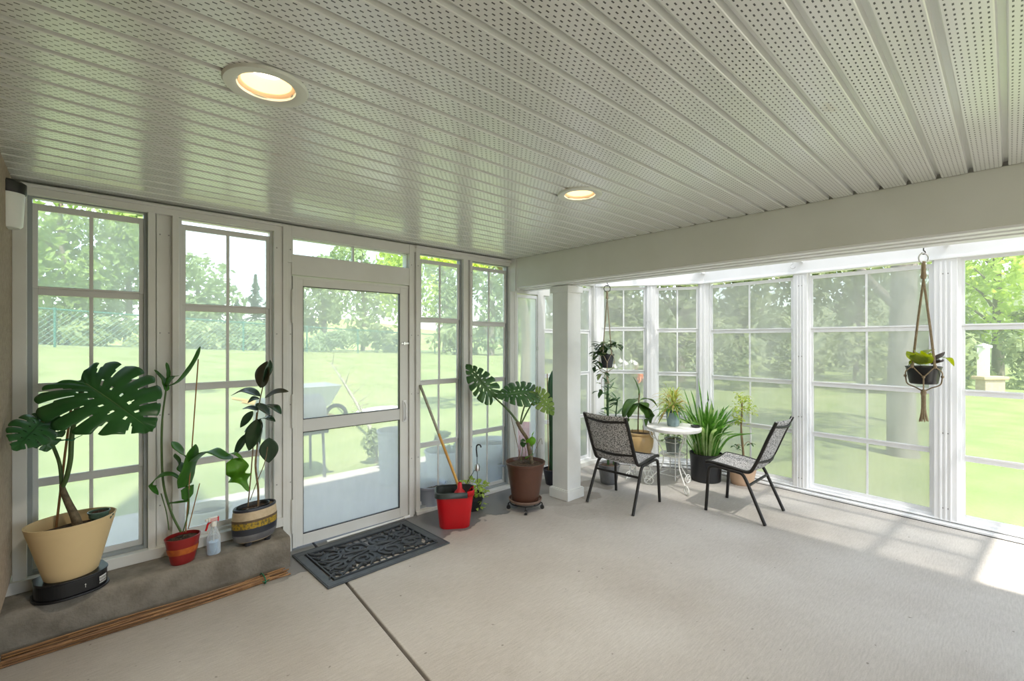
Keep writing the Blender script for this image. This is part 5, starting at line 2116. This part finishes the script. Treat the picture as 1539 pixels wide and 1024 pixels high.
TL = 'trees beyond the fence'
tree(95, 23, 95, 232, 'oak_tree', 'tall leafy tree filling the first window at far left', 3400, .22, seed=2, low=.12, group=TL)
tree(190, 26, 70, 270, 'ash_tree', 'leafy tree behind the right half of the first window', 2400, .22, seed=3, low=.12, group=TL)
tree(300, 27, 56, 384, 'ash_tree', 'round pale tree seen in the second window', 1900, .20, seed=4, low=.10, group=TL)
for i, (px, dep, hf, top, lb) in enumerate(((384, 33, 19, 413, 'spruce at the right side of the second window'), (407, 36, 16, 424, 'smaller spruce just left of the door frame'), (356, 38, 18, 447, 'low spruce in the middle of the second window'))):
    spruce(px, dep, hf, top, lb, 20 + i)
tree(486, 31, 40, 392, 'ash_tree', 'pale tree at the left of the door glass', 1500, .24, seed=5, low=.08, group=TL)
tree(545, 37, 52, 345, 'ash_tree', 'tall pale tree in the middle of the door glass', 2000, .25, seed=6, low=.08, group=TL)
tree(607, 31, 46, 330, 'bright_tree', 'bright yellow-green tree at the right of the door glass', 1700, .22, seed=7, low=.08, group=TL)
tree(668, 34, 50, 318, 'ash_tree', 'tree filling the window behind the mop', 1900, .22, seed=8, low=.08, group=TL)
tree(738, 26, 48, 330, 'ash_tree', 'tree filling the window behind the brown pot', 1900, .20, seed=9, low=.08, group=TL)
tree(800, 30, 44, 360, 'ash_tree', 'tree seen through the panel past the beam end', 1400, .22, seed=10, low=.08, group=TL)
tree(868, 21, 50, 330, 'dark_tree', 'dark tree behind the square post', 1700, .18, seed=11, low=.05, group=TL)
TR = 'trees beyond the right lawn'
tree(938, 16, 60, 290, 'dark_tree', 'tree behind the first bay window', 2200, .15, seed=12, low=.06, group=TR)
tree(1022, 17, 58, 300, 'shrub', 'tree behind the second bay window', 2200, .15, seed=13, low=.06, group=TR)
tree(1110, 18, 75, 250, 'dark_tree', 'tree behind the window left of the spare hook', 2400, .16, seed=14, low=.06, group=TR)
tree(1200, 20, 80, 250, 'shrub', 'tree behind the post between the wide windows', 2400, .17, seed=15, low=.05, group=TR)
tree(1290, 18, 85, 235, 'dark_tree', 'tree left of the pale trunk beyond the wide window', 2600, .16, seed=16, low=.05, group=TR)
tree(1410, 22, 95, 230, 'shrub', 'tree behind the post right of the hanging pot', 2400, .18, seed=17, low=.05, group=TR)
tree(1500, 17, 85, 260, 'bright_tree', 'bright leafy tree in the clear right window', 2800, .13, seed=18, low=.22, group=TR)
# hedge rows and brush
for i, (px, dep, hf, top, mt, lb) in enumerate((
        (70, 22.5, 55, 474, 'shrub', 'brush behind the fence at the far left'), (170, 22.5, 60, 470, 'shrub', 'brush behind the fence, right part of the first window'), (300, 24, 60, 480, 'shrub', 'brush behind the fence in the second window'),
        (400, 25, 55, 486, 'ash_tree', 'pale brush behind the fence beside the door'), (500, 26, 55, 488, 'ash_tree', 'pale brush left in the door glass'), (590, 31, 50, 485, 'shrub', 'brush right in the door glass'), (680, 27, 55, 480, 'shrub', 'brush in the window behind the mop'), (770, 28, 55, 478, 'shrub', 'brush past the beam end'),
        (900, 15, 60, 478, 'dark_tree', 'dark bush beside the square post'), (985, 15.5, 60, 470, 'dark_tree', 'dark bush behind the bay corner'), (1085, 15, 70, 478, 'dark_tree', 'dark bush behind the window left of the spare hook'), (1185, 15.5, 70, 480, 'dark_tree', 'dark bush behind the post of the spare hook'), (1290, 15, 75, 478, 'dark_tree', 'dark bush left of the pale trunk'),
        (1400, 15.5, 70, 470, 'dark_tree', 'dark bush right of the pale trunk'), (1530, 15.5, 48, 475, 'dark_tree', 'dark bush at the right edge of the clear window'), (1455, 17, 40, 470, 'dark_tree', 'dark bush left in the clear window'))):
    b = pd(px, CY, dep)
    gz = ground_z(b.x, b.y)
    r = hf * dep / FPX
    h = EYE + (CY - top) * dep / FPX - gz
    m = MB()
    crown(m, (0, 0, h * .42), r, r * .8, h * .6, 900, .13 if dep < 20 else .2, random.Random(60 + i), 10)
    o = m.build('garden_shrub', mt, smooth=False)
    o.location = (b.x, b.y, gz)
    tag(o, lb, 'bush', 'brush around the lawn')

# pale trunk near the right wall
b = pd(1357, CY, 6.3)
e = empty('garden_tree', (b.x, b.y, ground_z(b.x, b.y)), 'thick pale-barked trunk close outside the wide right window', 'tree')
t = MB()
t.tube(bez([(0, 0, -.1), (.0, .02, .8), (.02, .0, 2.0), (.06, -.04, 4.2)], 16), [.20, .175, .165, .16, .158, .156, .154, .152, .15, .148, .145, .142, .14, .138, .135, .13], 14)
t.tube(bez([(.02, 0, 1.95), (-.12, .40, 2.5), (-.3, .8, 3.3)], 10), [.07, .065, .06, .055, .05, .05, .045, .04, .04, .035, .03], 10)
t.tube(bez([(.03, 0, 3.0), (.4, -.5, 3.7), (.7, -1.0, 4.2)], 8), [.08, .07, .065, .06, .055, .05, .045, .04, .03], 10)
t.build('trunk', 'birch_bark', e)
m = MB()
crown(m, (.2, -.2, 4.7), 2.6, 2.6, 1.5, 3200, .09, random.Random(77), 12)
m.build('crown', 'dark_tree', e, smooth=False)
# branch of leaves hanging near the first window
b = pd(120, 300, 7.2)
e = empty('garden_tree', (b.x - .6, b.y, ground_z(b.x, b.y)), 'near tree whose bright leaves hang over the first two windows', 'tree')
t = MB()
H0 = 3.9
t.tube(bez([(-2.6, .4, 0), (-2.5, .3, 2.0), (-2.2, .2, 3.6), (-1.2, 0, H0 + .3), (.6, 0, H0 + .25), (2.3, 0, H0 - .05)], 20), [.16 - .007 * i for i in range(21)], 8)
t.build('trunk', 'bark', e)
m = MB()
rg = random.Random(31)
crown(m, (-.4, 0, H0 + .35), 1.5, .8, .55, 900, .075, rg, 9)
crown(m, (.9, 0, H0 + .2), .9, .5, .40, 330, .07, rg, 7)
crown(m, (1.75, 0, H0 - .12), .42, .25, .13, 70, .06, rg, 5)
m.build('crown', 'bright_tree', e, smooth=False)
b = pd(690, 380, 9)
e = empty('garden_tree', (b.x, b.y, ground_z(b.x, b.y)), 'near tree whose bright leaves show at the top of the two windows by the beam', 'tree')
t = MB()
t.tube(bez([(2.8, 1.0, 0), (2.6, .8, 2.0), (1.6, .4, 3.1), (0, 0, 3.35), (-1.0, 0, 3.3)], 16), [.15 - .007 * i for i in range(17)], 8)
t.build('trunk', 'bark', e)
m = MB()
crown(m, (.3, 0, 3.35), 1.7, .8, .42, 800, .075, random.Random(33), 9)
m.build('crown', 'bright_tree', e, smooth=False)

# chain-link fence
FA, FB = Vector((-9, 18.6, 0)), Vector((30, 27.6, 0))
e = empty('chain_link_fence', (0, 20.6, 0), 'green chain-link fence running across the far side of the lawn', 'fence')
off = Vector((0, 20.6, 0))
fd = FB - FA
FL = fd.length
fu = fd.normalized()
FH = 1.2


def fpt(s, h):
    p = FA + fu * s
    return Vector((p.x, p.y, ground_z(p.x, p.y) + h)) - off


npost = 15
for i in range(npost):
    s = FL * i / (npost - 1)
    MB().tube([fpt(s, -.1), fpt(s, FH + .06)], .035, 8).build('fence_post', 'fence_green', e)
tr_ = MB()
tr_.tube([fpt(FL * i / 60, FH) for i in range(61)], .026, 8)
tr_.build('top_rail', 'fence_green', e)
wm = MB()
step = .17
i = 0
while i * step < FL:
    s = i * step
    for sg in (1, -1):
        a, c = fpt(s, .02 if sg > 0 else FH), fpt(min(FL, s + FH), FH if sg > 0 else .02)
        d = (c - a).normalized()
        u = Vector((0, 0, 1)) - d * d.z
        u.normalize()
        v = d.cross(u)
        rr = .006
        vs_ = [a + u * rr, a - u * rr * .5 + v * rr * .86, a - u * rr * .5 - v * rr * .86, c + u * rr, c - u * rr * .5 + v * rr * .86, c - u * rr * .5 - v * rr * .86]
        wm.add(vs_, [(0, 1, 4, 3), (1, 2, 5, 4), (2, 0, 3, 5)])
    i += 1
wm.build('wire_mesh', 'fence_wire', e, smooth=False)

# things standing on the patio
PZ = -.015


def planter(name, label, px, d, r0, r1, h, mat, cat='planter', foliage=None, group=None, nf=120, fr=.12, rim=.012):
    b = gp(px, d, PZ if d < 5.2 else -.03)
    e = empty(name, b, label, cat, group)
    MB().lathe(potprof(r0, r1, h, .01, rim), 32).build('pot', mat, e)
    soil_disc(e, r1 - .016, h * .86)
    if foliage:
        m = MB()
        crown(m, (0, 0, h + fr * .8), fr * 1.2, fr * 1.2, fr, nf, .035, random.Random(int(px)), 6)
        m.build('foliage', foliage, e, smooth=False)
    return e


GO = 'pots outside the window wall'
planter('garden_bucket', 'cream bucket outside the second window, behind the red pot', 311, 3.30, .10, .145, .33, 'cream_bucket', 'bucket')
planter('garden_planter', 'large speckled grey planter outside the right side of the door', 596, 5.0, .17, .20, .56, 'grey_planter', group=GO)
planter('garden_planter', 'white planter outside the window behind the mop', 668, 4.75, .15, .20, .40, 'white_planter', foliage='shrub', group=GO, nf=90, fr=.10)
planter('garden_planter', 'low blue planter outside, just behind the red bucket', 646, 4.22, .12, .15, .22, 'blue_planter', group=GO)
planter('garden_planter', 'wide white planter outside the window behind the hanging-basket hook', 738, 5.1, .20, .25, .42, 'white_planter', group=GO)
planter('garden_planter', 'blue-grey planter outside, left of the brown pot', 752, 4.95, .15, .19, .24, 'blue_planter', group=GO)
planter('garden_planter', 'pink planter outside the panel past the beam end', 789, 5.6, .16, .19, .52, 'pink_plastic', group=GO)
# ball topiary ornaments behind the grey planter
for k, (px, py, d, r) in enumerate(((566, 664, 5.9, .17), (590, 672, 5.6, .18))):
    c = pd(px, py, d)
    e = empty('garden_ball_shrub', (c.x, c.y, -.03 if c.y < 5.3 else ground_z(c.x, c.y)), ('left', 'right')[k] + ' ball-shaped shrub outside, above the speckled grey planter', 'bush', 'ball shrubs on the patio')
    z = c.z - e.location.z
    m = MB()
    crown(m, (0, 0, z), r, r, r, 420, .04, random.Random(90 + k), 14)
    m.build('ball', 'shrub', e, smooth=False)
    MB().tube([(0, 0, 0), (0, 0, z)], .015, 8).build('stem', 'woody_stem', e)
# barbecue beside the door
g = gp(443, 5.2, 0)
e = empty('garden_barbecue', (g.x, g.y, -.03), 'dark grey barbecue outside, cut off by the left door frame', 'barbecue')
m = MB()
rows = []
for i in range(13):
    a = PI * i / 12
    rows.append([(x, -.26 * math.cos(a), .62 + .30 * math.sin(a)) for x in (-.36, .27)])
m.grid(rows)
m.f.append(tuple(i * 2 for i in range(13))[::-1])
m.f.append(tuple(i * 2 + 1 for i in range(13)))
m.build('lid', 'grill_grey', e)
MB().box((-.37, -.27, .50), (.28, .27, .62)).build('firebox', 'grill_grey', e, smooth=False, bevel=.01)
MB().box((-.38, -.33, .60), (.31, -.27, .63)).build('front_shelf', 'steel', e, smooth=False)
for x in (-.33, .25):
    for y in (-.22, .22):
        MB().tube([(x, y, 0), (x * .95, y * .9, .52)], .016, 8).build('leg', 'grill_grey', e)
# wheelbarrow tray beyond
g = gp(455, 7.6, 0)
e = empty('garden_wheelbarrow', (g.x, g.y, ground_z(g.x, g.y)), 'grey wheelbarrow on the lawn at the left of the door glass', 'wheelbarrow')
m = MB()
m.prism([(-.34, -.26), (.34, -.26), (.34, .26), (-.34, .26)], .40, .42)
b0 = len(m.v)
lo_, hi_ = [(-.34, -.26, .41), (.34, -.26, .41), (.34, .26, .41), (-.34, .26, .41)], [(-.5, -.36, .74), (.5, -.36, .74), (.5, .36, .74), (-.5, .36, .74)]
m.add(lo_ + hi_, [(i, (i + 1) % 4, 4 + (i + 1) % 4, 4 + i) for i in range(4)])
m.build('tray', 'grey_enamel', e, smooth=False, solid=.012)
MB().tube([Vector((.55, .18 * 0 + .0, .18)) + Vector((.18 * math.cos(t), 0, .18 * math.sin(t))) for t in [i * 2 * PI / 24 for i in range(24)]], .035, 8, closed=True).build('wheel', 'black_plastic', e)
for y in (-.2, .2):
    MB().tube([(.55, y * .4, .18), (-.2, y, .38), (-.95, y * 1.5, .58)], .02, 8).build('handle', 'wood_handle', e)
    MB().tube([(-.3, y, .38), (-.38, y * 1.1, 0)], .018, 8).build('leg', 'grey_enamel', e)
# fallen branch on the lawn seen through the door
a_, c_ = pd(497, 572, 9.5), pd(566, 626, 7.0)
a_.z, c_.z = ground_z(a_.x, a_.y) + .9, ground_z(c_.x, c_.y) + .05
bq = MB()
bq.tube(bez([c_, c_.lerp(a_, .5) + Vector((0, 0, .05)), a_], 12), [.035 - .002 * i for i in range(13)], 8)
rg = random.Random(8)
for i in range(16):
    p = c_.lerp(a_, rg.uniform(.2, 1))
    bq.tube([p, p + Vector((rg.uniform(-.25, .25), rg.uniform(-.2, .2), rg.uniform(0, .3)))], [.01, .004], 5)
o = bq.build('garden_branch', 'dried_branch', origin=tuple(c_))
tag(o, 'dry leaning branch on the lawn, seen through the door', 'branch')
# pale flat stone on the lawn
g = pd(578, 592, 9)
m = MB().lathe([(.0001, 0), (.55, 0), (.62, .06), (.55, .14), (.3, .18), (.0001, .19)], 9, sx=1, sy=.7)
o = m.build('garden_stone', 'white_planter', angle=20)
o.location = (g.x, g.y, ground_z(g.x, g.y) - .02)
tag(o, 'flat pale stone on the lawn at the right of the door glass', 'stone')
# low brick seat and pale post beyond the right lawn
g = pd(1488, CY, 14.0)
e = empty('garden_bench', (g.x, g.y, ground_z(g.x, g.y)), 'low brick garden bench seen in the clear right window', 'bench', rz=R(-40))
MB().box((-.32, -.15, .0), (.32, .15, .40)).build('brick_base', 'brick', e, smooth=False, bevel=.02)
MB().box((-.40, -.20, .40), (.40, .20, .50)).build('seat', 'terracotta', e, smooth=False, bevel=.02)
g = pd(1478, CY, 14.6)
o = MB().box((-.14, -.14, 0), (.14, .14, 1.35)).lathe([(.2, 1.35), (.2, 1.42), (.0001, 1.5)], 4).build('garden_post', 'white_planter', smooth=False)
o.location = (g.x, g.y, ground_z(g.x, g.y))
tag(o, 'short pale post behind the brick garden bench', 'post')
# flowering bush outside the bay
g = pd(934, CY, 7.4)
e = empty('garden_flower_bush', (g.x, g.y, ground_z(g.x, g.y)), 'bush with white and orange blooms outside the first bay window', 'bush')
m = MB()
crown(m, (0, 0, .55), .8, .6, .55, 700, .06, random.Random(5), 9)
m.build('foliage', 'shrub', e, smooth=False)
for mt, c, n, s in (('white_flower', (-.22, 0, 1.12), 60, .24), ('white_flower', (.12, 0, 1.12), 60, .2), ('orange_flower', (.24, -.1, 1.0), 70, .17)):
    m = MB()
    crown(m, c, s, s, s * .6, n, .07, random.Random(n), 5)
    m.build('blooms', mt, e, smooth=False)
# neighbouring roofline far beyond the lawn to close the horizon: rising meadow bank
mb_ = MB()
rows = []
for i in range(60):
    x = -60 + 3 * i
    rows.append([(x, 44 + .0 * x, ground_z(x, 44)), (x, 52, 2.2 + .5 * math.sin(i * .7)), (x, 70, 4.2 + .8 * math.sin(i * .45 + 1))])
mb_.grid(rows)
o = mb_.build('meadow_bank', 'tall_grass_ground')
struct(o, 'distant meadow bank beyond the trees', 'meadow')
mb_ = MB()
rows = []
for i in range(40):
    y = -40 + 2.6 * i
    rows.append([(40 + .0 * y, y, -.1), (46, y, 3.0 + .7 * math.sin(i * .8)), (60, y, 6.5 + 1.0 * math.sin(i * .5))])
mb_.grid(rows)
o = mb_.build('wooded_bank', 'dark_tree')
struct(o, 'wooded bank beyond the right lawn', 'bank')

# ================================================================ LIGHT
w = bpy.data.worlds.new('sky')
SC.world = w
w.use_nodes = True
N, L = w.node_tree.nodes, w.node_tree.links
N.clear()
wo_ = N.new('ShaderNodeOutputWorld')
bg = N.new('ShaderNodeBackground')
sk_ = N.new('ShaderNodeTexSky')
sk_.sky_type = 'NISHITA'
sk_.sun_disc = False
sk_.sun_elevation = R(58)
sk_.sun_rotation = R(200)
sk_.air_density = 1.0
sk_.dust_density = .7
hs = N.new('ShaderNodeHueSaturation')
hs.inputs['Saturation'].default_value = .6
L.new(sk_.outputs[0], hs.inputs['Color'])
L.new(hs.outputs[0], bg.inputs[0])
bg.inputs[1].default_value = .23
L.new(bg.outputs[0], wo_.inputs[0])
sl = bpy.data.lights.new('sun', 'SUN')
sl.energy = 4.6
sl.angle = R(1.5)
sl.color = (1, .94, .85)
so = bpy.data.objects.new('sun', sl)
COL.objects.link(so)
so.rotation_euler = Vector((.22, .53, -1)).to_track_quat('-Z', 'Y').to_euler()
so.location = (-2, -6, 12)

# ================================================================ CAMERA
cd = bpy.data.cameras.new('camera')
cam = bpy.data.objects.new('camera', cd)
COL.objects.link(cam)
cam.location = (0, 0, EYE)
cam.rotation_euler = (PI / 2, 0, YAW - PI / 2)
cd.sensor_width = 36
cd.sensor_fit = 'HORIZONTAL'
cd.lens = 36 * FPX / 1539
cd.shift_y = (CY - 512) / 1539
cd.clip_start = .02
cd.clip_end = 500
SC.camera = cam
SC.view_settings.view_transform = 'Standard'
SC.view_settings.look = 'None'
SC.view_settings.exposure = 1.24
SC.view_settings.gamma = 1
SC.cycles.use_denoising = True
SC.cycles.max_bounces = 12
SC.cycles.diffuse_bounces = 5
SC.cycles.transparent_max_bounces = 24
SC.cycles.sample_clamp_indirect = 6
SC.cycles.caustics_reflective = False
SC.cycles.caustics_refractive = False
